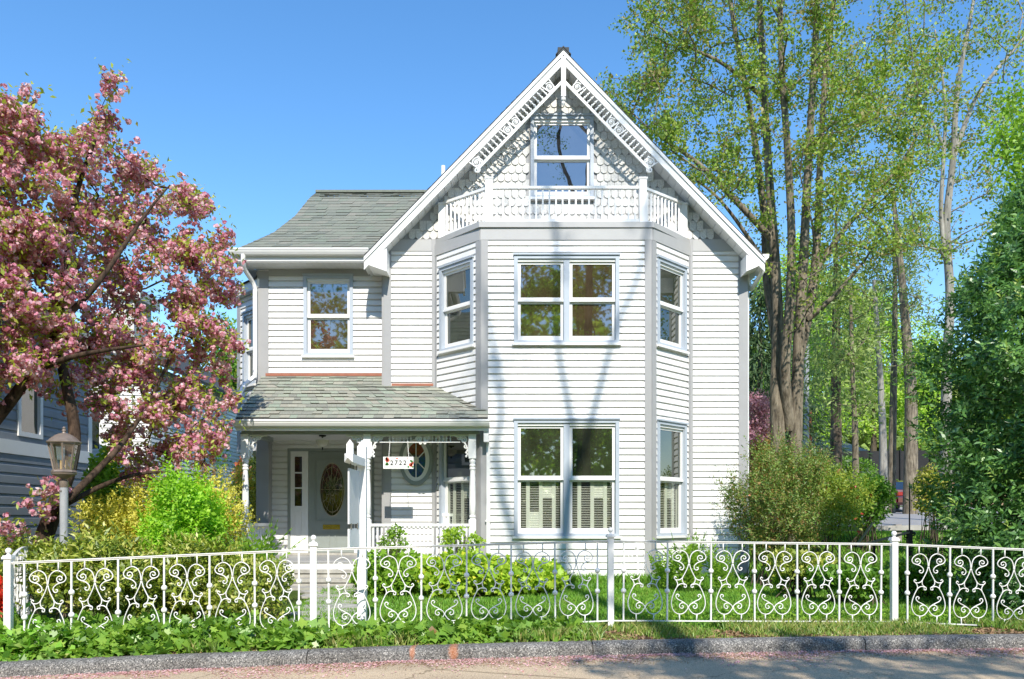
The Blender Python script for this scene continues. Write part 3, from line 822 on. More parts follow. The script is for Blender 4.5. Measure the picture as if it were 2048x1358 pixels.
bx = PX(910, 15.72); bench = empty('porch_bench', (bx, 15.75, FLOOR), 'white slatted bench standing on the porch beside the bay window', 'bench')
m_ = MB(); m_.box(bx - .27, bx + .27, 15.52, 15.90, 1.0, 1.03); m_.build('seat', M['white'], bench)
m_ = MB()
for k in range(6): m_.box(bx - .25 + k * .09, bx - .20 + k * .09, 15.90, 15.93, 1.03, 1.42)
m_.box(bx - .28, bx + .28, 15.89, 15.94, 1.42, 1.48); m_.build('backrest', M['white'], bench)
for sx_ in (-.24, .24):
    for sy in (15.55, 15.87):
        m_ = MB(); m_.box(bx + sx_ - .02, bx + sx_ + .02, sy - .02, sy + .02, FLOOR, 1.0); m_.build('leg', M['white'], bench)
    m_ = MB(); m_.box(bx + sx_ - .025, bx + sx_ + .025, 15.50, 15.91, 1.2, 1.23); m_.box(bx + sx_ - .02, bx + sx_ + .02, 15.52, 15.56, 1.03, 1.2); m_.build('armrest', M['white'], bench)

# hanging number board
ys = YP - .03; s0, s1, z0, z1 = PX(766.5, ys), PX(827, ys), PZ(937.5, ys), PZ(913.5, ys)
sgn = empty('house_number_board', ((s0 + s1) / 2, ys, z0), 'white board reading 2722 with painted flowers, hanging on chains from the porch beam', 'sign')
m_ = MB(); m_.box(s0, s1, ys - .008, ys + .008, z0, z1); m_.build('board', M['white'], sgn)
for cx_, tx in ((s0 + .105, s0 + .135), (s1 - .09, s1 - .115)):
    m_ = MB(); ph = 0; zz = z1
    a = Vector((cx_, ys, z1)); b = Vector((tx, ys, 2.95)); nl = 22
    for i in range(nl):
        p, q = a.lerp(b, i / nl), a.lerp(b, (i + 1.15) / nl)
        m_.bar(p, q, .013 if i % 2 else .006, .006 if i % 2 else .013, (0, 1, 0))
    m_.build('chain', M['white'], sgn)
cu_ = bpy.data.curves.new('digits', 'FONT'); cu_.body = '2722'; cu_.size = .125; cu_.align_x = 'CENTER'; cu_.align_y = 'CENTER'; cu_.extrude = .002; cu_.space_character = 1.3; cu_.offset = .0012
tmp_ = bpy.data.objects.new('digits_curve', cu_); COL.objects.link(tmp_); bpy.context.view_layer.update()
dme = bpy.data.meshes.new_from_object(tmp_.evaluated_get(bpy.context.evaluated_depsgraph_get())); bpy.data.objects.remove(tmp_)
dg = link(dme, 'digits', M['black'], sgn); dg.rotation_euler = (R(90), 0, 0); dg.location = (0, -.0105, (z1 - z0) / 2 - .005)
fm = {'f': paint('painted_red', (.70, .10, .05), .5, .3, 60), 'g': paint('painted_green', (.05, .20, .03), .5, .3, 60)}
for key, spots in (('f', ((.075, .185, .03), (.06, .165, .022), (.095, .155, .026), (.072, .14, .02), (.51, .075, .03), (.535, .09, .024), (.525, .055, .022), (.55, .11, .018), (.25, .192, .012), (.27, .195, .01), (.45, .2, .01))),
                   ('g', ((.06, .195, .018), (.07, .095, .024), (.085, .08, .02), (.055, .075, .016), (.535, .135, .022), (.515, .15, .016), (.47, .035, .018), (.55, .035, .016)))):
    m_ = MB()
    for a, b, r in spots:
        n7 = 9; m_.prism([(s0 + a + r * math.cos(2 * math.pi * i / n7) * (1 + .2 * (i % 2)), ys - .0105, z0 + b + r * math.sin(2 * math.pi * i / n7)) for i in range(n7)], (0, .003, 0))
    m_.build('painted_flower' if key == 'f' else 'painted_leaf', fm[key], sgn)

# stone steps
st = empty('stone_steps', (PX(655, 14.4), 14.4, .14), 'worn grey stone steps rising to the porch door', 'steps')
for i, (y0, y1, zt_) in enumerate(((14.72, YP - .13, .44), (14.36, 14.74, .30), (13.9, 14.38, .18))):
    m_ = MB(); xa, xb = PX(585, 14.7), PX(735, 14.7)
    m_.box(xa - .06 * i, xb + .05 * i, y0, y1, zt_ - .06, zt_); m_.box(xa + .02, xb - .02, y0 + .03, y1, -.05, zt_ - .06)
    m_.build('step', M['stone'], st)
# ================================================================== GROUND, ROAD, KERB
def sheet(name, xs, vs, zf, m, kind='structure', shift=True):
    X, V = np.meshgrid(xs, vs); Y = V + (kerb_y(X) if shift else 0); Z = zf(X, Y, V)
    nx, ny = len(xs), len(vs)
    P = np.stack([X, Y, Z], -1).reshape(-1, 3)
    i = np.arange(nx * ny).reshape(ny, nx)
    Fq = np.stack([i[:-1, :-1], i[:-1, 1:], i[1:, 1:], i[1:, :-1]], -1).reshape(-1, 4)
    me = bpy.data.meshes.new(name); me.from_pydata(P.tolist(), [], Fq.tolist()); me.update()
    o = link(me, name, m, None, True); tag(o, kind=kind); return o

# lawn / soil
m, nt, out = new_mat('lawn_soil')
p = N(nt, 'ShaderNodeBsdfPrincipled', Roughness=.95); p.inputs['Specular IOR Level'].default_value = .1
a = ramp(nt, noise(nt, .9, 6, .7), [(.35, (.055, .085, .018)), (.55, (.08, .13, .02)), (.72, (.12, .11, .045))])
b = ramp(nt, noise(nt, 30, 4, .7), [(.3, (.45, .45, .45)), (.7, (1.3, 1.3, 1.3))])
nt.links.new(mixc(nt, .8, a, b, 'MULTIPLY'), p.inputs['Base Color'])
nt.links.new(bump(nt, noise(nt, 45, 4, .7), .8, .03), p.inputs['Normal']); nt.links.new(p.outputs[0], out.inputs[0]); M['lawn'] = m
xs = np.concatenate([np.linspace(-150, -20, 20), np.linspace(-18, 22, 130), np.linspace(25, 160, 24)])
vs = np.concatenate([np.linspace(-120, -14, 16), np.linspace(-12, -.3, 14), [.02, .06, .14, .2, .3, .45, .6, .8, 1.0, 1.3], np.linspace(1.6, 40, 130), np.linspace(42, 260, 30)])
sheet('ground', xs, vs, lambda X, Y, V: ground_z(X, Y), M['lawn'])

# soil bed strips with dead leaves and mulch
m, nt, out = new_mat('mulch')
p = N(nt, 'ShaderNodeBsdfPrincipled', Roughness=.95); p.inputs['Specular IOR Level'].default_value = .1
a = ramp(nt, noise(nt, 26, 5, .75), [(.3, (.05, .03, .017)), (.5, (.14, .085, .045)), (.7, (.30, .19, .10))])
nt.links.new(a, p.inputs['Base Color']); nt.links.new(bump(nt, noise(nt, 40, 4, .7), 1., .03), p.inputs['Normal']); nt.links.new(p.outputs[0], out.inputs[0]); M['mulch'] = m
sheet('planting_bed', np.linspace(-9, 12, 90), np.array([.19, .25, .35, .5, .65, .8]), lambda X, Y, V: ground_z(X, Y) + .006 + .012 * np.sin(X * 9) * np.sin(V * 14), M['mulch'])

# asphalt
m, nt, out = new_mat('asphalt')
p = N(nt, 'ShaderNodeBsdfPrincipled', Roughness=.9); p.inputs['Specular IOR Level'].default_value = .2
big = ramp(nt, noise(nt, .8, 5, .65, stretch=(.5, 1.6, 1)), [(.3, (.47, .365, .25)), (.6, (.62, .48, .325)), (.75, (.67, .50, .32))])
agg = N(nt, 'ShaderNodeTexVoronoi', Scale=85.); tc = nt.nodes.new('ShaderNodeTexCoord'); nt.links.new(tc.outputs['Object'], agg.inputs['Vector'])
sp_ = ramp(nt, agg.outputs['Distance'], [(.1, (1.25, 1.25, 1.25)), (.5, (.8, .8, .8)), (.8, (.45, .45, .45))])
cr = N(nt, 'ShaderNodeTexVoronoi', Scale=.55, feature='DISTANCE_TO_EDGE'); wv = noise(nt, 2.5, 4)
va = nt.nodes.new('ShaderNodeVectorMath'); va.operation = 'ADD'; nt.links.new(tc.outputs['Object'], va.inputs[0]); nt.links.new(wv, va.inputs[1]); nt.links.new(va.outputs[0], cr.inputs['Vector'])
crk = ramp(nt, cr.outputs['Distance'], [(.0, (.35, .33, .3)), (.012, (1, 1, 1))])
nt.links.new(mixc(nt, .8, mixc(nt, .7, big, sp_, 'MULTIPLY'), crk, 'MULTIPLY'), p.inputs['Base Color'])
nt.links.new(bump(nt, agg.outputs['Distance'], .4, .004), p.inputs['Normal']); nt.links.new(p.outputs[0], out.inputs[0]); M['asphalt'] = m
rx = np.concatenate([np.linspace(-60, -13, 14), np.linspace(-12, 16, 80), np.linspace(18, 80, 16)])
sheet('road', rx, np.concatenate([np.linspace(-8.6, -2, 8), np.linspace(-1.8, .03, 14)]), lambda X, Y, V: road_z(X) - .012 * np.abs(V), M['asphalt'])

# kerb: exposed aggregate, with two orange survey dabs
m, nt, out = new_mat('kerb_aggregate')
p = N(nt, 'ShaderNodeBsdfPrincipled', Roughness=.9); p.inputs['Specular IOR Level'].default_value = .2
v1 = N(nt, 'ShaderNodeTexVoronoi', Scale=110.); tc = nt.nodes.new('ShaderNodeTexCoord'); nt.links.new(tc.outputs['Object'], v1.inputs['Vector'])
bw = nt.nodes.new('ShaderNodeRGBToBW'); nt.links.new(v1.outputs['Color'], bw.inputs[0])
c = ramp(nt, bw.outputs[0], [(.2, (.075, .072, .068)), (.5, (.19, .185, .175)), (.75, (.28, .27, .255)), (.92, (.58, .55, .5))])
st_ = ramp(nt, noise(nt, 1.6, 5, .7), [(.35, (.62, .6, .58)), (.7, (1.1, 1.1, 1.1))])
c = mixc(nt, .9, c, st_, 'MULTIPLY')
for px_, w_ in ((907, .055), (826, .035)):
    sub = nt.nodes.new('ShaderNodeVectorMath'); sub.operation = 'SUBTRACT'; nt.links.new(tc.outputs['Object'], sub.inputs[0]); sub.inputs[1].default_value = (PX(px_, 7.95), 7.95, .08)
    ml = nt.nodes.new('ShaderNodeVectorMath'); ml.operation = 'MULTIPLY'; nt.links.new(sub.outputs[0], ml.inputs[0]); ml.inputs[1].default_value = (1 / w_, .5, 1 / .10)
    ln = nt.nodes.new('ShaderNodeVectorMath'); ln.operation = 'LENGTH'; nt.links.new(ml.outputs[0], ln.inputs[0])
    ad = N(nt, 'ShaderNodeMath', operation='ADD'); nt.links.new(ln.outputs['Value'], ad.inputs[0]); nt.links.new(noise(nt, 40, 3), ad.inputs[1])
    msk = ramp(nt, ad.outputs[0], [(.9, (.7, .7, .7)), (1.0, (0, 0, 0))]); 
    mm = N(nt, 'ShaderNodeMath', operation='MULTIPLY'); nt.links.new(ad.outputs[0], mm.inputs[0]); mm.inputs[1].default_value = .62
    msk = ramp(nt, mm.outputs[0], [(.62, (.42, .42, .42)), (.95, (0, 0, 0))])
    c = mixc(nt, msk, c, (.62, .20, .06))
nt.links.new(c, p.inputs['Base Color']); nt.links.new(bump(nt, v1.outputs['Distance'], .6, .005), p.inputs['Normal']); nt.links.new(p.outputs[0], out.inputs[0]); M['kerb'] = m
kb = MB(); prof = [(.0, -.12), (.0, .06), (.012, .095), (.035, .118), (.07, .125), (.19, .125), (.20, .10), (.20, -.12)]
xk = np.linspace(-14, 20, 171); jx = set(xk[4::14])
for x in xk:
    ky, kz = float(kerb_y(x)), float(road_z(x)); j = .004 * math.sin(x * 3.1) + .003 * math.sin(x * 7.7)
    kb.v += [(x, ky + v + j, kz + z) for v, z in prof]
    if x in jx:                                          # joint between two kerb stones
        for dx, sh in ((.004, .02), (.010, .02), (.014, 0)): kb.v += [(x + dx, ky + v + j + (sh if v < .1 else 0), kz + z - (sh if z > 0 else 0)) for v, z in prof]
n = len(prof)
for i in range(len(kb.v) // n - 1):
    for j in range(n - 1): kb.f.append((i * n + j, i * n + n + j, i * n + n + j + 1, i * n + j + 1))
tag(kb.build('kerb', M['kerb'], None, smooth=True), kind='structure')

# bare leaf-litter bank below the screened fence
bk2 = MB()
m_lit = paint('leaf_litter', (.42, .27, .14), .95, .3, 2.5, bmp=.8)
for a in np.arange(16, 34, .5):
    for d_ in np.arange(42, 52, 1.0):
        e = .04 - .12 * (abs(math.sin(a * 1.3 + d_)) > .93)
        bk2.poly([(x, y, gz(x, y) + e) for x, y in ((a, d_), (a + .5, d_), (a + .5, d_ + 1), (a, d_ + 1))])
tag(bk2.build('dirt_bank', m_lit, None), kind='structure')
# paved driveway behind, on the rise
def on_ground(pts, dz): return [(x, y, gz(x, y) + dz) for x, y in pts]
dv = MB()
xa = np.linspace(7.5, 40, 60)
for a, b in zip(xa[:-1], xa[1:]):
    for c, d in ((23.5, 25.5), (25.5, 27.5), (27.5, 29.5), (29.5, 32), (32, 34.5), (34.5, 37), (37, 39), (39, 41.5)):
        dv.poly(on_ground([(a, c), (b, c), (b, d), (a, d)], .03))
tag(dv.build('driveway', paint('drive_asphalt', (.30, .29, .29), .9, .15, 2.), None), kind='structure')
fp = MB()
for k in range(7):
    xx, yy = PX(660 + 6 * math.sin(k), 13.6 - k * .62), 13.5 - k * .62
    w = .5 + .07 * math.sin(k * 2.3); d_ = .26
    pts = [(xx + w * math.cos(t) * (1 + .12 * math.sin(3 * t + k)), yy + d_ * math.sin(t) * (1 + .1 * math.cos(2 * t + k))) for t in np.linspace(0, 2 * math.pi, 11)[:-1]]
    if yy > 9.6: fp.prism(on_ground(pts, -.03), (0, 0, .06))
tag(fp.build('stepping_path', M['stone'], None), kind='structure')

# ================================================================== IRON FENCE
FP = [(PX(17, 8.05), 8.05, .95), (PX(627, 8.4), 8.4, 1.071), (PX(1221, 8.95), 8.95, 1.144), (PX(1788, 9.2), 9.2, 1.10), (7.62, 9.2, .97)]
RP = [(PX(58, 10.8), 10.8, 1.0), FP[0]]
fence = empty('iron_fence', (FP[2][0], FP[2][1], gz(FP[2][0], FP[2][1])), 'white wrought iron garden fence of scrolled panels between ball-topped posts along the kerb', 'fence')
FO = OFF[fence.name]
def fpost(x, y, zr, rot=0):
    b = gz(x, y) - .05; t = zr + .035; w = .033
    m_ = MB(); c, s = math.cos(rot), math.sin(rot)
    def bx_(w, z0, z1): m_.prism([(x + (a * c - d * s) * w, y + (a * s + d * c) * w, z0) for a, d in ((-1, -1), (1, -1), (1, 1), (-1, 1))], (0, 0, z1 - z0))
    bx_(w, b, t); bx_(w + .014, t, t + .022); bx_(w + .006, t + .022, t + .036)
    o = m_.build('post', M['iron'], fence)
    m_ = MB(); m_.lathe((x, y, t + .036), [(.026, 0), (.014, .012), (.014, .024)], 12); m_.ball((x, y, t + .036 + .046), .030, 14, 9); m_.build('finial', M['iron'], o, smooth=True)
rots = []
for i, (x, y, z) in enumerate(FP):
    j = min(i, len(FP) - 2); rots.append(math.atan2(FP[j + 1][1] - FP[j][1], FP[j + 1][0] - FP[j][0]))
for (x, y, z), r in zip(FP, rots): fpost(x, y, z, r)
fpost(*RP[0], rot=.6)
# one scroll unit, .49 wide, drawn for its right half and mirrored
S = .9
half = [[(.004, .27), (.012, .19), (.04, .13), (.10, .10), (.165, .13), (.195, .18), (.18, .22), (.14, .24), (.10, .255), (.065, .29), (.06, .325), (.08, .35), (.105, .34), (.105, .318), (.088, .318)],
        [(.16, .233), (.125, .238), (.098, .215), (.10, .18), (.125, .163), (.15, .175), (.152, .2), (.132, .207), (.122, .192)],
        [(.004, .27), (.02, .33), (.06, .42), (.085, .46), (.115, .477), (.15, .475), (.17, .455), (.158, .435), (.143, .45)],
        [(.07, .44), (.075, .47), (.068, .505), (.05, .525), (.028, .54), (.03, .568), (.052, .567), (.05, .55)],
        [(.152, .475), (.135, .505), (.128, .54), (.14, .575)],
        [(.04, .538), (.08, .525), (.115, .54), (.14, .575), (.172, .65), (.195, .74), (.19, .82), (.155, .885), (.10, .91), (.05, .895), (.016, .855), (.0, .82)],
        [(.0, .835), (.012, .80), (.04, .772), (.08, .745), (.125, .72), (.147, .685), (.132, .657), (.108, .67), (.118, .69)],
        [(.03, .78), (.065, .765), (.098, .785), (.10, .822), (.072, .838), (.056, .815), (.075, .8)]]
sm_ = MB()
for mir in (-1, 1):
    for c in half:
        pts = catmull([(mir * x * S * 1.08, 0, -z * S * .985) for x, z in c], 3)
        r = [.0062] * len(pts); r[-1] = .007
        sm_.tube(pts, r, 5)
    sm_.tube([(mir * .108, 0, .0), (mir * .108, 0, -.09)], .0075, 5); sm_.tube([(mir * .10, 0, -.80), (mir * .095, 0, -.885)], .0075, 5)
me = bpy.data.meshes.new('scroll'); me.from_pydata([tuple(q) for q in sm_.v], [], sm_.f); me.update(); me.polygons.foreach_set('use_smooth', np.ones(len(me.polygons), bool))
scroll_src = None
bar_src = None
bm_ = MB(); bm_.box(-.0085, .0085, -.0085, .0085, -.885, -.004)
bme = bpy.data.meshes.new('baluster'); bme.from_pydata(bm_.v, [], bm_.f); bme.update()
km = MB(); km.ball((0, 0, 0), .030, 12, 8); kme = bpy.data.meshes.new('knob'); kme.from_pydata(km.v, [], km.f); kme.update(); kme.polygons.foreach_set('use_smooth', np.ones(len(kme.polygons), bool))
for q in (me, bme, kme): q.materials.append(M['iron'])
def place(mesh, name, parent, loc, rz):
    o = bpy.data.objects.new(name, mesh); COL.objects.link(o); o.parent = parent; o.location = loc; o.rotation_euler = (0, 0, rz); OFF[o.name] = FO; return o
def fpanel(A, B, n=6, arch=0.):
    A = Vector(A); B = Vector(B); d = Vector((B.x - A.x, B.y - A.y, 0)); L = d.length; d.normalize(); rz = math.atan2(d.y, d.x)
    g = .15; un = (L - 2 * g) / n
    at = lambda s: A + d * s + Vector((0, 0, (B.z - A.z) * s / L + arch * math.sin(math.pi * s / L)))
    t = MB(); N_ = 14
    pts = [at(.03 + (L - .06) * i / N_) for i in range(N_ + 1)]
    for p, q in zip(pts[:-1], pts[1:]): t.bar(p, q, .034, .009); t.bar(p - Vector((0, 0, .012)), q - Vector((0, 0, .012)), .016, .014)
    t.build('top_rail', M['iron'], fence)
    t = MB()
    for p, q in zip(pts[:-1], pts[1:]): t.bar(p - Vector((0, 0, .893)), q - Vector((0, 0, .893)), .026, .012)
    t.build('bottom_rail', M['iron'], fence)
    for i in range(n + 1):
        p = at(g + un * i); o = place(bme, 'baluster', fence, p - FO - Vector((0, 0, .012)), rz + random.uniform(-.08, .08)); o.rotation_euler[1] = random.gauss(0, .006)
        for zk in (-.318, -.546): place(kme, 'knob', o, (0, 0, zk), 0)
    for i in range(n):
        p = at(g + un * (i + .5)); o = place(me, 'scroll', fence, p - FO - Vector((0, 0, .012)), rz); o.scale = (un / .49, 1, random.uniform(.994, 1)); o.rotation_euler[1] = random.gauss(0, .009); o.rotation_euler[0] = random.gauss(0, .012)
for a, b in zip(FP[:-1], FP[1:]): fpanel(a, b)
fpanel(RP[1], RP[0], 6, .06)

# ================================================================== LAMP POST
lx, ly = PX(128, 9.55), 9.55; lb = gz(lx, ly)
lamp = empty('lamp_post', (lx, ly, lb), 'grey lamp post with a tapered glass lantern and copper-brown domed cap beside the cherry tree', 'lamp post')
zl0, zl1 = PZ(943, 9.55), PZ(889, 9.55)
M['bronze'] = paint('weathered_bronze', (.24, .19, .155), .45, .25, 12., metallic=.3, bmp=.2)
M['polegrey'] = paint('pole_grey', (.34, .345, .355), .45, .1, 10.)
c = MB(); c.tube([(lx, ly, lb - .05), (lx, ly, PZ(975, 9.55))], .046, 16); c.build('pole', M['polegrey'], lamp, smooth=True)
c = MB(); c.lathe((lx, ly, PZ(975, 9.55)), [(.047, 0), (.05, .005), (.05, .075), (.03, .09), (.025, .10), (.07, .125), (.10, .14), (.135, .155), (.14, .175)], 16); c.ball((lx - .01, ly - .05, PZ(982, 9.55)), .011, 6, 4); c.build('collar', M['bronze'], lamp, smooth=True)
c = MB(); k = 8
zc0 = PZ(941, 9.55)
for i in range(k):
    a = 2 * math.pi * (i + .5) / k; c.bar((lx + .108 * math.cos(a), ly + .108 * math.sin(a), zc0), (lx + .165 * math.cos(a), ly + .165 * math.sin(a), zl1), .016, .016)
c.lathe((lx, ly, zc0 - .02), [(.14, 0), (.13, .02), (.11, .03)], k, rot=math.pi / k); c.lathe((lx, ly, zl1 - .01), [(.155, 0), (.175, .01), (.175, .03)], k, rot=math.pi / k)
fr = c.build('lantern_frame', M['bronze'], lamp)
c = MB()
for i in range(k):
    a0, a1 = 2 * math.pi * (i + .5) / k, 2 * math.pi * (i + 1.5) / k
    c.poly([(lx + r * math.cos(a), ly + r * math.sin(a), z) for r, a, z in ((.104, a0, zc0), (.104, a1, zc0), (.161, a1, zl1), (.161, a0, zl1))])
c.build('glass', glassmat('lantern_glass', None, .18, 1., tint=(.92, .9, .82)), fr)
c = MB()
for dx in (-.035, .03): c.tube([(lx + dx, ly, zc0), (lx + dx, ly, zc0 + .12)], .012, 8)
c.build('bulb_holder', paint('candle_cream', (.62, .45, .25), .5), fr)
c = MB(); c.lathe((lx, ly, zl1 + .015), [(.185, 0), (.19, .012), (.182, .022), (.165, .03), (.15, .05), (.118, .075), (.11, .08), (.10, .092), (.05, .115), (.022, .122), (.018, .135), (.027, .148), (.02, .16), (.014, .168), (.021, .178), (.012, .19), (.004, .20)], 20)
c.build('lantern_cap', M['bronze'], lamp, smooth=True)

# ================================================================== YARD SIGN POST
px_, py_ = -1.70, 9.12; pb0 = gz(px_, py_)
ysn = empty('sign_post', (px_, py_, pb0), 'white pointed wooden post with an arm towards the road and a panel hung under it', 'sign post')
c = MB(); w = .048; tz = 2.20
c.box(px_ - w, px_ + w, py_ - w, py_ + w, pb0 - .1, tz); c.add([(px_ - w, py_ - w, tz), (px_ + w, py_ - w, tz), (px_ + w, py_ + w, tz), (px_ - w, py_ + w, tz), (px_, py_, tz + .08)], [(0, 1, 4), (1, 2, 4), (2, 3, 4), (3, 0, 4)])
c.build('post', M['white'], ysn)
c = MB(); az = 2.02; ya = 8.36
c.box(px_ - .044, px_ + .044, ya, py_ - w - .001, az - .045, az + .045)
c.add([(px_ - .044, ya, az - .045), (px_ + .044, ya, az - .045), (px_ + .044, ya, az + .045), (px_ - .044, ya, az + .045), (px_, ya - .05, az)], [(0, 1, 4), (1, 2, 4), (2, 3, 4), (3, 0, 4)])
c.box(px_ - .036, px_ + .036, ya + .06, ya + .09, az + .045, az + .15); c.prism([(px_ - .036, ya + .06, az + .15), (px_ + .036, ya + .06, az + .15), (px_, ya + .06, az + .20)], (0, .03, 0))
c.build('arm', M['white'], ysn)
c = MB(); c.box(px_ - .030, px_ - .012, 8.46, 9.0, 1.33, 1.92); c.build('panel', paint('panel_grey_white', (.66, .66, .65), .5, .08, 6., dirt=(.5, .5, .49)), ysn)
c = MB(); c.box(px_ - .030, px_ - .012, 8.46, 9.0, 1.06, 1.28); c.build('rider_panel', M['white'], ysn)
c = MB()
for y in (8.56, 8.9):
    c.bar((px_ - .02, y, 1.92), (px_ - .02, y, az - .045), .01, .01, (0, 1, 0)); c.box(px_ - .034, px_ - .008, y - .02, y + .02, 1.27, 1.34)
c.build('hook', paint('dull_steel', (.2, .19, .16), .4, .2, 20., metallic=.6), ysn)

# ================================================================== BLACK HANDRAIL at the side path
hx, hy = PX(1819, 14.5), 14.5; hb = gz(hx, hy)
hr = empty('iron_handrail', (hx, hy, hb), 'black iron handrail with a tall post beside the side steps on the right', 'handrail')
c = MB(); zt_ = PZ(1062, 14.5)
c.box(hx - .04, hx + .04, hy - .04, hy + .04, hb - .05, zt_ + .02); c.tube([(hx, hy, zt_), (hx, hy, PZ(966, 14.5))], .014, 6); c.build('post', M['black'], hr)
c = MB(); a = Vector((hx, hy, zt_ - .02)); b = Vector((PX(1712, 13.4), 13.4, PZ(1093, 13.4)))
c.bar(a, b, .045, .03); c.bar(b + Vector((0, 0, .0)), (PX(1745, 15.5), 15.5, PZ(1046, 15.5)), .035, .025); c.build('rail', M['black'], hr)
c = MB(); c.tube(spiral((hx - .06, hy, zt_ - .08), .07, 1.5, -1, 0), .012, 6); c.tube(spiral((hx + .06, hy, zt_ - .06), .05, 1.5, 1, 0), .012, 6)
c.build('scrollwork', M['black'], hr)
b2 = a.lerp(b, .68); c = MB(); c.box(b2.x - .018, b2.x + .018, b2.y - .018, b2.y + .018, gz(b2.x, b2.y) - .05, b2.z); c.build('baluster', M['black'], hr)

# small wooden post-and-rail by the drive
wx, wy = PX(1795, 19.4), 19.4; wb = gz(wx, wy)
wf = empty('low_barrier', (wx, wy, wb), 'low weathered wooden rail on a short post in front of the driveway', 'barrier')
c = MB(); c.box(wx - .07, wx + .07, wy - .07, wy + .07, wb - .1, wb + .42); c.build('post', paint('grey_wood', (.30, .27, .24), .9, .25, 8.), wf)
c = MB(); c.bar((wx - 2.2, wy - .1, gz(wx - 2.2, wy) + .33), (wx + 1.8, wy - .1, gz(wx + 1.8, wy) + .36), .06, .12); c.build('rail', M['concrete'], wf)

# ================================================================== PARKED CAR (rear view)
cx0, cy0 = PX(1830, 37.0), 37.0; cb = gz(cx0, cy0 + 2) + .03
car = empty('parked_car', (cx0, cy0 + 2.2, cb), 'dark red car parked on the driveway, seen from behind past the evergreen', 'car')
m, nt, out = new_mat('dark_red_paint'); p = N(nt, 'ShaderNodeBsdfPrincipled', Roughness=.25); p.inputs['Base Color'].default_value = (.09, .008, .012, 1); p.inputs['Coat Weight'].default_value = .6
nt.links.new(p.outputs[0], out.inputs[0]); M['carred'] = m
body = [(0, .42), (.02, .78), (.10, .98), (.55, 1.03), (.56, 1.0), (3.1, .98), (4.1, .86), (4.4, .70), (4.45, .40), (4.3, .28), (.15, .28)]
def loft(mb, prof, wf):      # side outline lofted across the width
    n = len(prof); st_ = [-1, -.93, -.5, .5, .93, 1]
    for s in st_:
        for y, z in prof:
            w = wf(y, z); k = .97 if abs(s) == 1 else 1
            mb.v.append((cx0 + s * w, cy0 + 2.2 + (y - 2.2) * (1 if abs(s) < .9 else .985), cb + (z - .6) * (k if abs(s) == 1 else 1) + .6))
    for i in range(len(st_) - 1):
        for j in range(n):
            mb.f.append((i * n + j, i * n + (j + 1) % n, (i + 1) * n + (j + 1) % n, (i + 1) * n + j))
    mb.f.append(tuple(range(n))[::-1]); mb.f.append(tuple(range(len(mb.v) - n, len(mb.v))))
c = MB(); loft(c, body, lambda y, z: .87); c.build('body', M['carred'], car, smooth=True)
cab = [(.45, 1.0), (.95, 1.38), (1.3, 1.45), (2.2, 1.45), (2.6, 1.38), (3.3, .97)]
c = MB(); loft(c, cab, lambda y, z: .84 - .28 * max(0, z - .98)); c.build('cabin', glassmat('car_glass', (.02, .03, .045), .3), car, smooth=True)
c = MB(); rf = [(.98, 1.39), (1.3, 1.462), (2.2, 1.462), (2.55, 1.39)]; 
c.prism([(cx0 - .70, cy0 + y, cb + z) for y, z in rf], (1.40, 0, 0)); c.build('car_roof', M['carred'], car)
for s in (-1, 1):
    c = MB(); c.box(cx0 + s * .66 - .17, cx0 + s * .66 + .17, cy0 - .02, cy0 + .05, cb + .72, cb + .88); c.build('tail_light', paint('lens_red', (.30, .02, .015), .3), car)
    for y in (.85, 3.6):
        c = MB(); pts = [(cx0 + s * .78, cy0 + y + .32 * math.cos(t), cb + .32 + .32 * math.sin(t)) for t in np.linspace(0, 2 * math.pi, 21)[:-1]]
        c.prism(pts, (s * .12, 0, 0)); wh = c.build('wheel', M['black'], car)
        c = MB(); pts = [(cx0 + s * .905, cy0 + y + .2 * math.cos(t), cb + .32 + .2 * math.sin(t)) for t in np.linspace(0, 2 * math.pi, 17)[:-1]]
        c.prism(pts, (s * .01, 0, 0)); c.build('rim', M['polegrey'], wh)
c = MB(); c.box(cx0 - .80, cx0 + .80, cy0 - .07, cy0 + .03, cb + .40, cb + .60); c.build('bumper', M['carred'], car)
c = MB(); c.box(cx0 - .26, cx0 + .26, cy0 - .008, cy0 + .02, cb + .70, cb + .84); c.build('number_plate', M['white'], car)

# ================================================================== NEIGHBOURING BUILDINGS
M['bluesiding'] = paint('blue_grey_siding', (.25, .275, .305), .6, .1, 2.5, dirt=(.20, .22, .245))
nx = -9.45
nb = empty('neighbour_house', (nx - 4, 15, 0), 'blue-grey clapboard house at the left edge behind the cherry tree', 'house')
Wn = Wall((nx, 7), (nx, 18.0)); Wn2 = Wall((nx, 18.0), (nx - 8, 18.0))
nwz = (PZ(873, 15.5), PZ(745, 15.5)); nwu = (8.32, 9.12)
c = MB(); siding(c, Wn, 0, Wn.w, -.3, 5.2, [(nwu[0], nwu[1], *nwz)], lap=.20, lip=.022); siding(c, Wn2, 0, 8, -.3, 5.2, lap=.20)
c.box(nx - 8, nx - 7.9, 7, 18, -.3, 5.2); c.box(nx - 8, nx - .02, 6.95, 7.05, -.3, 5.2); c.build('siding', M['bluesiding'], nb)
c = MB(); Wn.box(c, 0, Wn.w, 2.60, 2.86, -.005, .035); Wn.box(c, Wn.w - .12, Wn.w + .03, -.3, 5.2, -.005, .03); c.build('trim_board', M['white'], nb)
c = MB(); Wn.frame(c, *nwu, *nwz, .09, -.04, .045); w_ = c.build('window', M['white'], nb)
c = MB(); Wn.box(c, nwu[0] + .05, nwu[1] - .05, nwz[0] + .05, nwz[1] - .05, -.03, -.02); c.build('pane', M['glass_dark'], w_)
c = MB()
Lr = lambda t: (nx + .35 - 4.4 * t, 6.6, 5.2 + 3.4 * t); Rr = lambda t: (nx + .35 - 4.4 * t, 18.4, 5.2 + 3.4 * t)
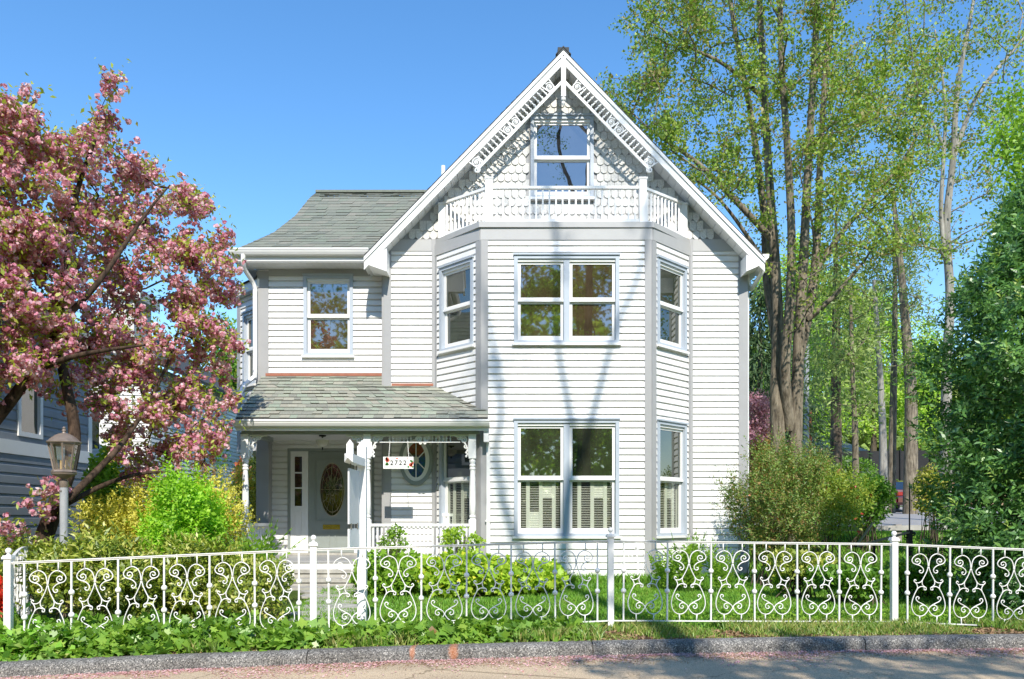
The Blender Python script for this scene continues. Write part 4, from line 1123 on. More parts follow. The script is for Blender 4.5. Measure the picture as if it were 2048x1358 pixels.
c = shingle_rows(Lr, Rr, 20, .5); c.prism([(nx + .33, 6.6, 5.16), (nx + .33, 18.4, 5.16), (nx - 4.05, 18.4, 8.56), (nx - 4.05, 6.6, 8.56)], (-.02, 0, -.08)); c.prism([(nx - 8.3, 6.6, 5.16), (nx - 8.3, 18.4, 5.16), (nx - 4.05, 18.4, 8.56), (nx - 4.05, 6.6, 8.56)], (.0, 0, -.08)); c.build('roof', M['roof'], nb)
c = MB(); c.prism([(nx, 17.95, 5.2), (nx - 8, 17.95, 5.2), (nx - 4.05, 17.95, 8.5)], (0, .05, 0)); c.build('gable', M['bluesiding'], nb)

fh = empty('white_house', (-12, 23, .3), 'white house with a tall capped chimney glimpsed through the cherry blossom', 'house')
Wq = Wall((-14.5, 22), (PX(300, 22), 22)); Wq2 = Wall((PX(300, 22), 22), (PX(300, 22), 30))
c = MB(); siding(c, Wq, 0, Wq.w, 0, 5.6, [(2.6, 3.3, 3.2, 4.8)]); siding(c, Wq2, 0, 8, 0, 5.6); c.box(-14.5, PX(300, 22) - .02, 29.9, 30, 0, 5.6); c.build('siding', M['siding'], fh)
c = MB(); Wq.frame(c, 2.6, 3.3, 3.2, 4.8, .08, -.04, .04); w_ = c.build('window', M['white'], fh); c = MB(); Wq.box(c, 2.65, 3.25, 3.25, 4.75, -.03, -.02); c.build('pane', M['glass_dark'], w_)
c = MB(); xr_ = PX(300, 22)
c.prism([(-14.9, 21.6, 5.6), (xr_ + .4, 21.6, 5.6), (xr_ - 1.5, 26, 7.2), (-13, 26, 7.2)], (0, 0, -.1)); c.prism([(xr_ + .4, 21.6, 5.6), (xr_ + .4, 30.4, 5.6), (xr_ - 1.5, 26, 7.2)], (0, 0, -.1)); rf_ = c.build('roof', M['roofdark'], fh)
c = MB(); ca, cb_ = PX(222, 23), PX(268, 23); c.box(ca, cb_, 23, 24.1, 5.5, PZ(585, 23)); c.box(ca - .1, cb_ + .22, 22.9, 24.2, PZ(600, 23), PZ(580, 23)); ch_ = c.build('chimney', paint('chimney_stucco', (.62, .59, .54), .8, .1, 3.), rf_)
xh = PX(505, 42); hg = gz(xh, 42)
rh = empty('red_roofed_cottage', (xh, 44, hg), 'far cottage with a dull red roof beyond the porch railing', 'house')
c = MB(); c.box(xh - 3, xh + 3, 42, 48, hg, PZ(985, 42)); c.build('wall', M['siding'], rh)
c = MB(); c.prism([(xh - 3.4, 41.6, PZ(985, 42)), (xh - 3.4, 48.4, PZ(985, 42)), (xh - 3.4, 45, PZ(945, 42) + .6)], (6.8, 0, 0)); c.build('roof', paint('red_roof', (.30, .12, .09), .85, .15, 3.), rh)

# far right: house roof, screened fence, poles
yy = 64; xr0 = PX(1640, yy); gb_ = gz(xr0, yy)
gh = empty('grey_roofed_house', (xr0, yy + 4, gb_), 'distant house with a pale grey roof above the black fence', 'house')
c = MB(); c.box(xr0 - 3.4, xr0 + 3.4, yy, yy + 8, gb_ - .5, PZ(905, yy)); c.build('wall', paint('far_wall', (.5, .48, .44), .8), gh)
c = MB(); z0 = PZ(905, yy); z1 = PZ(858, yy)
c.add([(xr0 - 4, yy - .5, z0), (xr0 + 4, yy - .5, z0), (xr0 + 4, yy + 8.5, z0), (xr0 - 4, yy + 8.5, z0), (xr0 - 1.5, yy + 4, z1 + .5), (xr0 + .3, yy + 4, z1 + .5)], [(0, 1, 5, 4), (1, 2, 5), (2, 3, 4, 5), (3, 0, 4)]); c.build('roof', paint('far_roof', (.27, .28, .29), .9, .15, 2.), gh)
fe = empty('screened_fence', (PX(1720, 50), 50, gz(PX(1720, 50), 50)), 'black mesh-screened fence across the far slope', 'fence')
pts = []
for px2, D in ((1540, 52), (1610, 51), (1680, 50), (1740, 49.5), (1800, 49), (1860, 48.5), (1960, 48)):
    x = PX(px2, D); pts.append((x, D, gz(x, D)))
c = MB()
for (x0_, y0_, g0), (x1_, y1_, g1) in zip(pts[:-1], pts[1:]): c.prism([(x0_, y0_, g0 - .2), (x1_, y1_, g1 - .2), (x1_, y1_, g1 + 2.0), (x0_, y0_, g0 + 1.95)], (0, .02, 0))
c.build('mesh_screen', paint('screen_black', (.02, .021, .023), .8, .5, 1.2, stretch=(1, 1, .3)), fe)
for x0_, y0_, g0 in pts:
    c = MB(); c.tube([(x0_, y0_ - .06, g0 - .2), (x0_, y0_ - .06, g0 + 2.1)], .045, 6); c.build('fence_post', M['black'], fe)
x, D = PX(1612, 44), 44; 
c = MB(); c.tube([(x, D, gz(x, D) - .3), (x + .05, D, gz(x, D) + 9.5)], [.16, .12], 10); o = c.build('utility_pole', paint('pole_wood_grey', (.30, .31, .33), .85, .15, 3.), None, True); tag(o, 'bluish grey utility pole just right of the multi-stemmed tree', 'pole')
x, D = PX(1621, 46), 46
c = MB(); c.tube([(x, D, gz(x, D) - .3), (x - .03, D, gz(x, D) + 4.6)], [.11, .10], 10); o = c.build('rusty_pole', paint('rust', (.22, .085, .04), .8, .3, 4.), None, True); tag(o, 'rust-brown pole standing beside the grey utility pole', 'pole')
# ================================================================== VEGETATION
def unit(n):
    v = rng.normal(size=(n, 3)); return v / np.linalg.norm(v, axis=1, keepdims=True)
def norm(v): return v / np.maximum(np.linalg.norm(v, axis=1, keepdims=True), 1e-9)
def face_mesh(name, V, m, parent):           # V: (n,k,3) separate k-gons
    n, k, _ = V.shape
    off = np.array(OFF[parent.name]) if parent is not None else np.zeros(3)
    me = bpy.data.meshes.new(name)
    me.vertices.add(n * k); me.loops.add(n * k); me.polygons.add(n)
    me.vertices.foreach_set('co', (V - off).astype(np.float32).ravel())
    me.loops.foreach_set('vertex_index', np.arange(n * k, dtype=np.int32))
    me.polygons.foreach_set('loop_start', np.arange(0, n * k, k, dtype=np.int32))
    me.update(calc_edges=True); me.validate()
    return link(me, name, m, parent)
def leaf_quads(P, size, aspect=.5, bias=(0, 0, 0), spread=1., fold=.12, jit=.35, up=0.):
    """diamond leaves; bias: mean direction of the blade, up: how far the faces turn to the sky"""
    n = len(P); a = norm(unit(n) * spread + np.asarray(bias, float))
    r = unit(n) + np.array([0, 0, up]); c = r - a * np.sum(r * a, 1, keepdims=True); c = norm(c); b = np.cross(c, a)
    L = size * (1 + rng.uniform(-jit, jit, (n, 1))); W = L * aspect * rng.uniform(.8, 1.2, (n, 1))
    f = L * fold
    return np.stack([P, P + a * L * .45 + b * W * .5 + c * f, P + a * L, P + a * L * .45 - b * W * .5 + c * f], 1)

def shoots(B, A, L, m, size, aspect, opening=.8, fold=.1):
    """leaves set in a spiral along short straight shoots: B base, A axis, L length"""
    n = len(B); A = norm(A); s = norm(np.cross(A, unit(n))); u = np.cross(A, s); t = np.linspace(.12, 1, m); ph = rng.uniform(0, 6.28, (n, 1))
    an = ph + np.arange(m) * 2.4
    P = B[:, None] + A[:, None] * (L[:, None] * t)[:, :, None] + rng.normal(size=(n, m, 3)) * size * .05
    rad = s[:, None] * np.cos(an)[:, :, None] + u[:, None] * np.sin(an)[:, :, None]
    d = A[:, None] * (.35 + .7 * t[None, :, None] ** 2) + rad * opening + np.array([0, 0, -.12]) + rng.normal(size=(n, m, 3)) * .15
    P = P.reshape(-1, 3); d = norm(d.reshape(-1, 3)); Ax = np.repeat(A, m, 0)
    b = norm(np.cross(d, Ax) + rng.normal(size=d.shape) * .15); c = np.cross(b, d); c *= np.sign(np.sum(c * Ax, 1, keepdims=True) + 1e-6)
    l = size * rng.uniform(.7, 1.2, (len(P), 1)) * np.tile(1 - .35 * np.abs(t - .55), n)[:, None]; w = l * aspect * .5
    return np.stack([P, P + d * l * .45 + b * w + c * l * fold, P + d * l - c * l * .06, P + d * l * .45 - b * w + c * l * fold], 1)

def lobed(P, size, bias=(0, 0, 0), up=1., spread=.9, jit=.35):
    """five-lobed leaves"""
    n = len(P); a = norm(unit(n) * spread + np.asarray(bias, float)); r = unit(n) + np.array([0, 0, up]); c = norm(r - a * np.sum(r * a, 1, keepdims=True)); b = np.cross(c, a)
    sh = [(0, 0), (.16, .30), (.42, .22), (.36, .45), (.56, .62), (.26, .66), (.0, 1.0), (-.26, .66), (-.56, .62), (-.36, .45), (-.42, .22), (-.16, .30)]
    L = size * (1 + rng.uniform(-jit, jit, (n, 1)))
    return np.stack([P + b * L * u + a * L * v + c * L * (abs(u) * .22 - v * v * .18) for u, v in sh], 1)

def tube_mesh(name, A, B, ra, rb, m, parent, k=5):
    """many short tapered twigs as one mesh"""
    n = len(A); off = np.array(OFF[parent.name]) if parent is not None else np.zeros(3)
    d = norm(B - A); ref = np.where(np.abs(d[:, 2:3]) < .9, np.array([[0, 0, 1.]]), np.array([[1., 0, 0]]))
    s = norm(np.cross(d, ref)); u = np.cross(s, d)
    ang = np.arange(k) * 2 * np.pi / k
    ring = s[:, None, :] * np.cos(ang)[None, :, None] + u[:, None, :] * np.sin(ang)[None, :, None]
    V = np.concatenate([A[:, None, :] + ring * ra[:, None, None], B[:, None, :] + ring * rb[:, None, None]], 1).reshape(-1, 3) - off
    base = np.arange(n)[:, None, None] * 2 * k; j = np.arange(k)
    q = np.stack([j, (j + 1) % k, (j + 1) % k + k, j + k], -1)[None]
    Fq = (base + q).reshape(-1)
    me = bpy.data.meshes.new(name); nf = n * k
    me.vertices.add(n * 2 * k); me.loops.add(nf * 4); me.polygons.add(nf)
    me.vertices.foreach_set('co', V.astype(np.float32).ravel()); me.loops.foreach_set('vertex_index', Fq.astype(np.int32))
    me.polygons.foreach_set('loop_start', np.arange(0, nf * 4, 4, dtype=np.int32)); me.update(calc_edges=True); me.validate()
    return link(me, name, m, parent, True)

def grow(stems, tips, seg=.35, sag=0., tipr=.004, up_cost=.6, wob=.12, expo=2.3):
    """stems: list of (points, r0, r1); tips joined one by one to the nearest wood."""
    P = []; par = []; rs = []
    for pts, r0, r1 in stems:
        pts = catmull(pts, 6); prev = -1
        if isinstance(r0, tuple): prev, r0 = r0
        for i, q in enumerate(pts):
            P.append(np.array(q)); par.append(prev); prev = len(P) - 1; rs.append(r0 + (r1 - r0) * i / (len(pts) - 1))
    nst = len(P)
    T = np.array(tips); SP = np.array(P)
    order = np.argsort([np.min(np.linalg.norm(SP - t, axis=1)) for t in T])
    ends = []
    for ti in order:
        t = T[ti]; A = np.array(P); d = t - A; dist = np.linalg.norm(d, axis=1)
        cost = dist + up_cost * np.maximum(A[:, 2] - t[2] + .25 * dist, 0) + .25 * dist * (np.arange(len(A)) < nst)
        i = int(np.argmin(cost)); a = A[i]; L = dist[i]; n = max(2, int(L / seg)); prev = i
        perp = rng.normal(size=3) * wob * L
        mid = (a + t) / 2 + np.array([0, 0, .12 * L - sag * L]) * .8 + perp
        for j in range(1, n + 1):
            f = j / n; q = (1 - f) ** 2 * a + 2 * f * (1 - f) * mid + f * f * t + rng.normal(size=3) * .02 * L * (j < n)
            P.append(q); par.append(prev); rs.append(0); prev = len(P) - 1
        ends.append(prev)
    P = np.array(P); par = np.array(par); r = np.zeros(len(P)); cnt = np.zeros(len(P))
    for e in ends: r[e] += tipr ** expo
    for i in range(len(P) - 1, nst - 1, -1):
        if par[i] >= 0: r[par[i]] += r[i]
    rad = np.maximum(r, tipr ** expo) ** (1 / expo)
    rad[:nst] = np.array(rs[:nst])
    return P, par, rad, nst, ends
def wood(g, m, parent, name='trunk', k=6, kst=10):
    P, par, rad, nst, ends = g
    i = np.arange(len(P)); b = i[(par >= 0) & (i >= nst)]
    ra = np.minimum(rad[par[b]], np.maximum(rad[b] * 1.35, .001))
    st_ = i[(par >= 0) & (i < nst)]
    A = np.concatenate([P[par[st_]], P[par[b]]]); B = np.concatenate([P[st_], P[b]])
    ext = norm(B - A) * np.concatenate([rad[st_] * .15, rad[b] * .2])[:, None]
    RA = np.concatenate([rad[par[st_]], ra]); RB = np.concatenate([rad[st_], rad[b]])
    return tube_mesh(name, A, B + ext, RA, RB, m, parent, k if nst < 2 else 8)
def outer_nodes(g, rmax):
    P, par, rad, nst, ends = g
    i = np.arange(len(P)); ok = (i >= nst) & (rad < rmax); return P[ok]
def end_nodes(g, back):
    P, par, rad, nst, ends = g; out = []
    for e in ends:
        for _ in range(back):
            if e < nst: break
            out.append(e); e = par[e]
    return P[np.array(out)]
def around(P, n, s):
    q = P[rng.integers(0, len(P), n)]; return q + rng.normal(size=(n, 3)) * s
def ell_pts(c, r, n, shell=.0):
    v = unit(n); k = rng.uniform(shell ** 3, 1, (n, 1)) ** (1 / 3); return np.array(c) + v * k * np.array(r)

BARK = barkmat('bark_brown', (.05, .038, .028), (.17, .135, .10))
BARK_CHERRY = barkmat('bark_cherry', (.018, .012, .009), (.10, .065, .045), 12)
BARK_GREY = barkmat('bark_tan', (.085, .07, .052), (.30, .255, .195), 13)
BARK_PALE = barkmat('bark_pale', (.17, .16, .145), (.40, .38, .345), 5)
LIME = leafmat('leaf_lime', [(.16, .27, .025), (.23, .36, .03), (.30, .42, .04), (.37, .46, .055)], .4)
LIMEF = leafmat('leaf_far_lime', [(.16, .26, .04), (.24, .36, .05), (.32, .42, .07), (.36, .44, .10)], .45, k=1.8, clump=.5)
MID = leafmat('leaf_mid', [(.10, .22, .025), (.075, .17, .02), (.14, .27, .03), (.055, .13, .018)], .38)
BRIGHT = leafmat('leaf_bright', [(.11, .20, .02), (.15, .27, .024), (.19, .33, .03), (.24, .38, .04)], .42)
YELLOW = leafmat('leaf_yellow', [(.16, .20, .03), (.34, .33, .05), (.46, .43, .07), (.54, .48, .10), (.56, .53, .18)], .38)
DARKG = leafmat('leaf_evergreen', [(.022, .055, .017), (.035, .085, .022), (.05, .115, .027), (.07, .145, .032), (.11, .19, .045)], .3, .06, .4, k=2.4, clump=2.2)
VARIEG = leafmat('leaf_variegated', [(.05, .085, .015), (.10, .15, .02), (.17, .23, .028), (.26, .31, .04), (.40, .40, .10), (.55, .53, .24)], .35, .05, .4, k=1.5, clump=4.)
SPRING = leafmat('leaf_spring', [(.19, .14, .06), (.26, .21, .08), (.19, .23, .045), (.12, .20, .03), (.16, .27, .035), (.26, .33, .05), (.34, .38, .10)], .4, clump=.9)
NANDINA = leafmat('leaf_nandina', [(.05, .09, .025), (.08, .15, .035), (.11, .20, .04), (.26, .16, .07), (.15, .25, .05), (.20, .29, .07), (.30, .35, .17)], .36, clump=3.)
CONIF = leafmat('needles', [(.045, .085, .035), (.03, .06, .028), (.08, .12, .045), (.055, .10, .04)], .2)
CONIF2 = leafmat('needles_light', [(.09, .14, .045), (.14, .20, .06), (.20, .26, .08), (.24, .29, .10)], .35, k=1.6)
REDLEAF = leafmat('leaf_red', [(.40, .06, .03), (.30, .05, .03), (.50, .12, .05)], .3)
ORANGE = leafmat('leaf_orange', [(.36, .20, .07), (.30, .24, .06), (.42, .16, .07), (.20, .22, .05)], .3)
PINK = leafmat('blossom_pink', [(.32, .08, .15), (.46, .15, .24), (.60, .26, .36), (.70, .38, .47), (.78, .50, .57), (.84, .64, .67)], .36, .02, k=1.14, clump=3.)
PINK2 = leafmat('blossom_far', [(.62, .34, .42), (.52, .24, .34), (.68, .42, .46)], .35, .02, k=1)
CHLEAF = leafmat('leaf_cherry', [(.12, .16, .025), (.20, .26, .03), (.28, .34, .04), (.30, .33, .05), (.24, .17, .04)], .45, k=1.6)

def tree(name, label, cat, base, stems, tips, bark, crown, leaf_n, leaf_size, spread, rmax=.02, group=None, aspect=.55, up=.2, bias=(0, 0, 0), **kw):
    root = empty(name, base, label, cat, group)
    g = grow(stems, tips, **kw)
    wood(g, bark, root)
    pts = outer_nodes(g, rmax)
    P = around(pts, leaf_n, spread)
    face_mesh('crown', leaf_quads(P, leaf_size, aspect, bias=bias, up=up), crown, root)
    return root, g, pts

# ---- cherry in blossom (left)
cb_ = (PX(78, 11), 11.0, gz(PX(78, 11), 11))
cherry = empty('cherry_tree', cb_, 'pink-blossomed cherry tree with dark leaning limbs in front of the blue-grey house', 'tree')
D = 11.0
w3 = lambda x, y, d=D: (PX(x, d), d, PZ(y, d))
stems = [([w3(70, 1150), w3(85, 1085), w3(112, 1010), w3(140, 930), w3(148, 850, 11.2), w3(120, 700, 11.4), w3(125, 560, 11.5), w3(150, 400, 11.5), w3(190, 280, 11.4)], .14, .022),
         ([w3(100, 1035), w3(135, 1000, 10.8), w3(190, 945, 11.2), w3(245, 885, 11.8), w3(300, 800, 12.4), w3(345, 700, 12.8), w3(375, 580, 13)], .065, .011),
         ([w3(128, 1010, 11.1), w3(220, 965, 11.8), w3(300, 945, 12.4), w3(390, 950, 12.8)], .045, .012),
         ([w3(-180, 1150), w3(-120, 1000), w3(-40, 880), w3(30, 790), w3(75, 725), w3(120, 650), w3(200, 560, 11.2), w3(290, 430, 12), w3(340, 370, 12.4)], .12, .010),
         ([w3(60, 745), w3(140, 715, 10.6), w3(215, 700, 10.4), w3(290, 690, 10.2)], .05, .014),
         ([w3(-20, 860), w3(-60, 650), w3(-50, 420), w3(-20, 260)], .09, .02)]
tips = []
def crown_ok(x, y):      # outline of the blossom measured on the photograph, as heights over the ground distance
    top = np.interp(x, [-140, 0, 60, 120, 160, 225, 260, 330, 400, 440, 475], [150, 190, 225, 260, 255, 230, 285, 325, 385, 470, 580])
    bot = np.interp(x, [-140, 0, 60, 130, 180, 250, 330, 400, 440, 475], [860, 790, 770, 790, 830, 960, 975, 930, 900, 760])
    return top < y < bot
while len(tips) < 520:
    x, y, d = rng.uniform(-150, 472), rng.uniform(60, 980), rng.uniform(9.3, 12.8)
    d = np.interp(x, [-150, 100, 230, 330, 472], [10.6, 11.4, 12.8, 13.4, 13.5]) + rng.uniform(-1.0, .8)
    if crown_ok(x, y) and not (y > 700 and x < 170 and rng.random() < .55): tips.append(w3(x, y, d))
tips += [w3(226, 150, 11.6), w3(212, 195, 11.6), w3(62, 185, 11), w3(455, 470, 13), w3(470, 540, 13), w3(470, 680, 13), w3(462, 800, 13), w3(60, 1000, 10.6), w3(110, 960, 10.4), w3(20, 1060, 10.5)]
g = grow(stems, tips, seg=.22, sag=.05, tipr=.0035, wob=.10, up_cost=.5)
wood(g, BARK_CHERRY, cherry)
pts = outer_nodes(g, .013)
nP = 12000
PC = around(pts, nP, .085) + np.array([0, 0, -.03])
pet = []
for r_, k in ((.038, 11),):
    dirs = unit(nP * k); C = np.repeat(PC, k, 0); R_ = np.repeat(rng.uniform(.75, 1.35, (nP, 1)), k, 0) * r_
    c = C + dirs * R_ * .8
    t1 = norm(np.cross(dirs, unit(len(dirs)))); t2 = np.cross(dirs, t1); s = R_ * .62
    nn = dirs * R_ * .28
    pet.append(np.stack([c + t1 * s + nn * rng.uniform(-.5, 1, (len(c), 1)), c + t2 * s + nn, c - t1 * s + nn * rng.uniform(-.5, 1, (len(c), 1)), c - t2 * s], 1))
crown = face_mesh('crown', np.concatenate(pet), PINK, cherry)
PLf = around(pts, 20000, .11)
face_mesh('leaves', leaf_quads(PLf, .085, .42, bias=(0, 0, -.25), up=.5), CHLEAF, cherry)
lt = [w3(15, 110, 10.5), w3(45, 80, 10.5), w3(5, 200, 10.5), w3(0, 70, 10.5), w3(30, 250, 10.5)]
# ---- shrubs ---------------------------------------------------------------
def shrub(name, label, c, r, n, size, m, cat='shrub', group=None, aspect=.55, lobes=14, up=.25, flowers=None, stemmat=None, lobe_r=(.32, .55), bias=(0, 0, .1), jit=.35, shoot=None):
    gzz_ = gz(c[0], c[1]); root = empty(name, (c[0], c[1], gzz_), label, cat, group)
    c = np.array(c, float); r = np.array(r, float)
    lc = unit(lobes); lc[:, 2] = np.abs(lc[:, 2]) * np.where(rng.random(lobes) < .42, -.85, 1); lr = rng.uniform(*lobe_r, lobes)
    which = rng.integers(0, lobes, n)
    v = unit(n); k = rng.uniform(.35, 1, (n, 1)) ** .5
    P = c + (lc[which] * (1 - lr[which, None] * .75) + v * k * lr[which, None]) * r
    core = rng.random(n) < .15; P[core] = ell_pts(c, r * .75, int(core.sum()))
    ok = P[:, 2] > ground_z(P[:, 0], P[:, 1]) + .02; P = P[ok]
    if shoot:
        ns_, sl, mm = shoot; kk = rng.integers(0, lobes, ns_); vv = unit(ns_)
        vv[:, 2] = np.where(rng.random(ns_) < .7, np.abs(vv[:, 2]), vv[:, 2])
        B = c + (lc[kk] * (1 - lr[kk, None] * .75) + vv * .85 * lr[kk, None]) * r; A = vv * .8 + np.array([0, 0, .75]) + rng.normal(size=(ns_, 3)) * .25
        okb = B[:, 2] > ground_z(B[:, 0], B[:, 1]) + .05; B, A = B[okb], A[okb]
        Q = shoots(B, A, rng.uniform(.6, 1.3, len(B)) * sl, mm, size, aspect)
        P = P[rng.random(len(P)) < .75]; Q2 = leaf_quads(P, size, aspect, bias=bias, up=up, jit=jit)
        face_mesh('foliage', np.concatenate([Q, Q2]), m, root)
    else: face_mesh('foliage', lobed(P, size, bias, up, 1., jit) if aspect == .75 else leaf_quads(P, size, aspect, bias=bias, up=up, jit=jit), m, root)
    if flowers:
        fmn, fn, fs_ = flowers; Pf = P[rng.integers(0, len(P), fn)] + (rng.normal(size=(fn, 3)) * .01)
        face_mesh('flowers', leaf_quads(Pf, fs_, .9, up=.6), fmn, root)['kind'] = 'stuff'
    ns = 26; A = np.tile(np.array([c[0], c[1], gzz_ - .05]), (ns, 1)) + rng.normal(size=(ns, 3)) * np.array([r[0] * .3, r[1] * .3, 0]); B = ell_pts(c, r * .8, ns)
    tube_mesh('stem', A, B, np.full(ns, .012), np.full(ns, .004), stemmat or BARK, root)['kind'] = 'stuff'
    return root
CREAM = leafmat('cream_flower', [(.75, .72, .50), (.66, .66, .38), (.80, .78, .62)], .3, k=1)
def P3(x, y, d): return (PX(x, d), d, PZ(y, d))
def R3(w, h, d, dy): return (w * d / F, dy, h * d / F)
GL = 'broad-leaved shrubs behind the left end of the fence'
shrub('laurel_shrub', 'low glossy laurel with upright pale leaf tips around the lamp post foot', P3(185, 1178, 9.0), R3(112, 84, 9.0, .42), 4200, .10, VARIEG, shoot=(420, .24, 9), aspect=.34, bias=(0, 0, .7), flowers=(CREAM, 260, .05), group=GL)
shrub('laurel_shrub', 'glossy laurel with narrow upright leaves between the lamp post and the fern', P3(380, 1178, 9.9), R3(108, 78, 9.9, .7), 4400, .095, VARIEG, shoot=(440, .24, 9), aspect=.34, bias=(0, 0, .6), flowers=(CREAM, 260, .05), group=GL)
shrub('variegated_shrub', 'cream-variegated shrub spilling beside the stone steps behind the fence', P3(505, 1190, 9.9), R3(95, 75, 9.9, .7), 6500, .055, VARIEG, group=GL, flowers=(CREAM, 420, .04))
shrub('bright_green_shrub', 'loose bright green shrub rising in front of the yellow hedge', P3(362, 1075, 11.3), R3(80, 124, 11.3, .5), 7500, .07, leafmat('leaf_fresh_green', [(.13, .25, .018), (.18, .33, .022), (.23, .40, .03), (.29, .46, .04)], .45, k=1.75), shoot=(420, .26, 10), lobes=22, lobe_r=(.25, .42))
shrub('golden_hedge', 'big golden-yellow leaved bush left of the porch', P3(415, 1050, 12.6), R3(72, 98, 12.6, .6), 9500, .055, YELLOW, shoot=(420, .22, 12), lobes=22)
shrub('golden_hedge', 'yellow-green bush below the ivy, in the shade of the cherry', P3(265, 1060, 12.3), R3(90, 85, 12.3, .7), 8500, .06, YELLOW, shoot=(400, .22, 11), lobes=20)
shrub('golden_hedge', 'yellow bush behind the left porch post, seen through the side of the porch', P3(500, 1010, 18.2), R3(40, 100, 18.2, .7), 4500, .06, YELLOW, lobes=18)
shrub('ivy_column', 'tall column of bright ivy at the corner of the blue-grey house', P3(218, 1000, 15.0), R3(42, 105, 15, .5), 5200, .085, BRIGHT, cat='ivy', aspect=.85, lobes=20)
shrub('boxwood', 'small yellow-flecked bush behind the left end post of the fence', P3(25, 1130, 10.6), R3(75, 62, 10.6, .5), 4200, .05, VARIEG, lobes=16)
shrub('red_shrub', 'bright red azalea at the far left edge behind the end post', P3(-25, 1195, 8.3), R3(34, 48, 8.3, .25), 2600, .045, leafmat('azalea_red', [(.75, .04, .02), (.62, .03, .02), (.80, .10, .04)], .25), lobes=14)
shrub('hydrangea', 'leafy green shrub beside the stone steps right of the sign post', P3(778, 1150, 13.0), R3(72, 55, 13, .6), 3200, .10, BRIGHT, aspect=.6, lobes=16)
shrub('lime_shrub', 'lime-yellow broad-leaved shrub in front of the porch railing', P3(930, 1155, 12.9), R3(105, 50, 12.9, .55), 4400, .105, LIME, aspect=.75, lobes=18, up=.6, flowers=(leafmat('gold_leaf', [(.62, .62, .06), (.55, .52, .05)], .35), 500, .09))
shrub('lime_shrub', 'lime-green broad-leaved shrub at the foot of the bay', P3(1060, 1162, 13.1), R3(68, 40, 13.1, .5), 2500, .10, LIME, aspect=.75, lobes=14, up=.6, flowers=(leafmat('gold_leaf', [(.62, .62, .06), (.55, .52, .05)], .35), 250, .09))
shrub('young_bush', 'wispy upright bush sprouting behind the lime shrub by the porch', P3(925, 1085, 14.1), R3(45, 38, 14.1, .3), 700, .07, LIME, lobes=14, lobe_r=(.2, .35))
shrub('young_bush', 'wispy upright bush sprouting behind the hydrangea by the porch', P3(785, 1085, 14.0), R3(40, 35, 14, .3), 700, .06, BRIGHT, lobes=14, lobe_r=(.2, .35))
shrub('nandina', 'feathery nandina covering the right corner of the house', P3(1560, 1020, 14.4), R3(108, 118, 14.4, .85), 17000, .062, NANDINA, shoot=(760, .38, 14), aspect=.34, lobes=34, lobe_r=(.2, .4), flowers=(ORANGE, 260, .05))
shrub('golden_bush', 'yellow-green bush with red tips right of the nandina', P3(1650, 1010, 16.8), R3(88, 72, 16.8, .9), 8000, .065, leafmat('leaf_golden', [(.20, .27, .03), (.14, .22, .03), (.30, .33, .05), (.08, .15, .02)], .35), lobes=24, shoot=(420, .34, 12), flowers=(REDLEAF, 90, .08))
shrub('rounded_shrub', 'mid-green bush screening the driveway end', P3(1728, 1005, 18.6), R3(56, 58, 18.6, .7), 5600, .08, MID, lobes=20)
shrub('orange_bush', 'orange-tinted bush at the foot of the multi-stemmed tree', P3(1625, 985, 19.5), R3(64, 62, 19.5, .8), 5200, .08, ORANGE, lobes=18)
shrub('dark_hedge', 'dark green rounded shrub on the slope below the black fence', P3(1690, 940, 47), R3(58, 26, 47, 1.6), 3200, .16, MID, lobes=14)
shrub('clipped_shrub', 'clipped green shrub beside the parked car', P3(1752, 972, 44), R3(42, 24, 44, .9), 2400, .09, MID, lobes=12)
shrub('yellow_sapling', 'small yellow-leaved bush above the parked car', P3(1862, 985, 17.5), R3(32, 56, 17.5, .4), 1300, .09, leafmat('leaf_straw', [(.36, .36, .06), (.28, .30, .05), (.40, .34, .10)], .35), lobes=14)
shrub('hellebore', 'low dark mound of leaves beyond the fence near the right post', P3(1690, 1160, 11.6), R3(95, 36, 11.6, .5), 2600, .085, MID, lobes=14, up=.6)
shrub('hellebore', 'pale green flowering mound beyond the fence below the ferns', P3(1600, 1130, 12.4), R3(70, 34, 12.4, .45), 2400, .075, VARIEG, lobes=14, up=.5)
shrub('hellebore', 'low green clump beside the side path, under the evergreen', P3(1830, 1150, 12.6), R3(60, 40, 12.6, .5), 1900, .085, BRIGHT, lobes=12, up=.5)
shrub('red_maple_bush', 'red-leaved bush seen past the left porch post', P3(488, 960, 24), R3(17, 46, 24, .5), 1100, .09, REDLEAF, lobes=16)

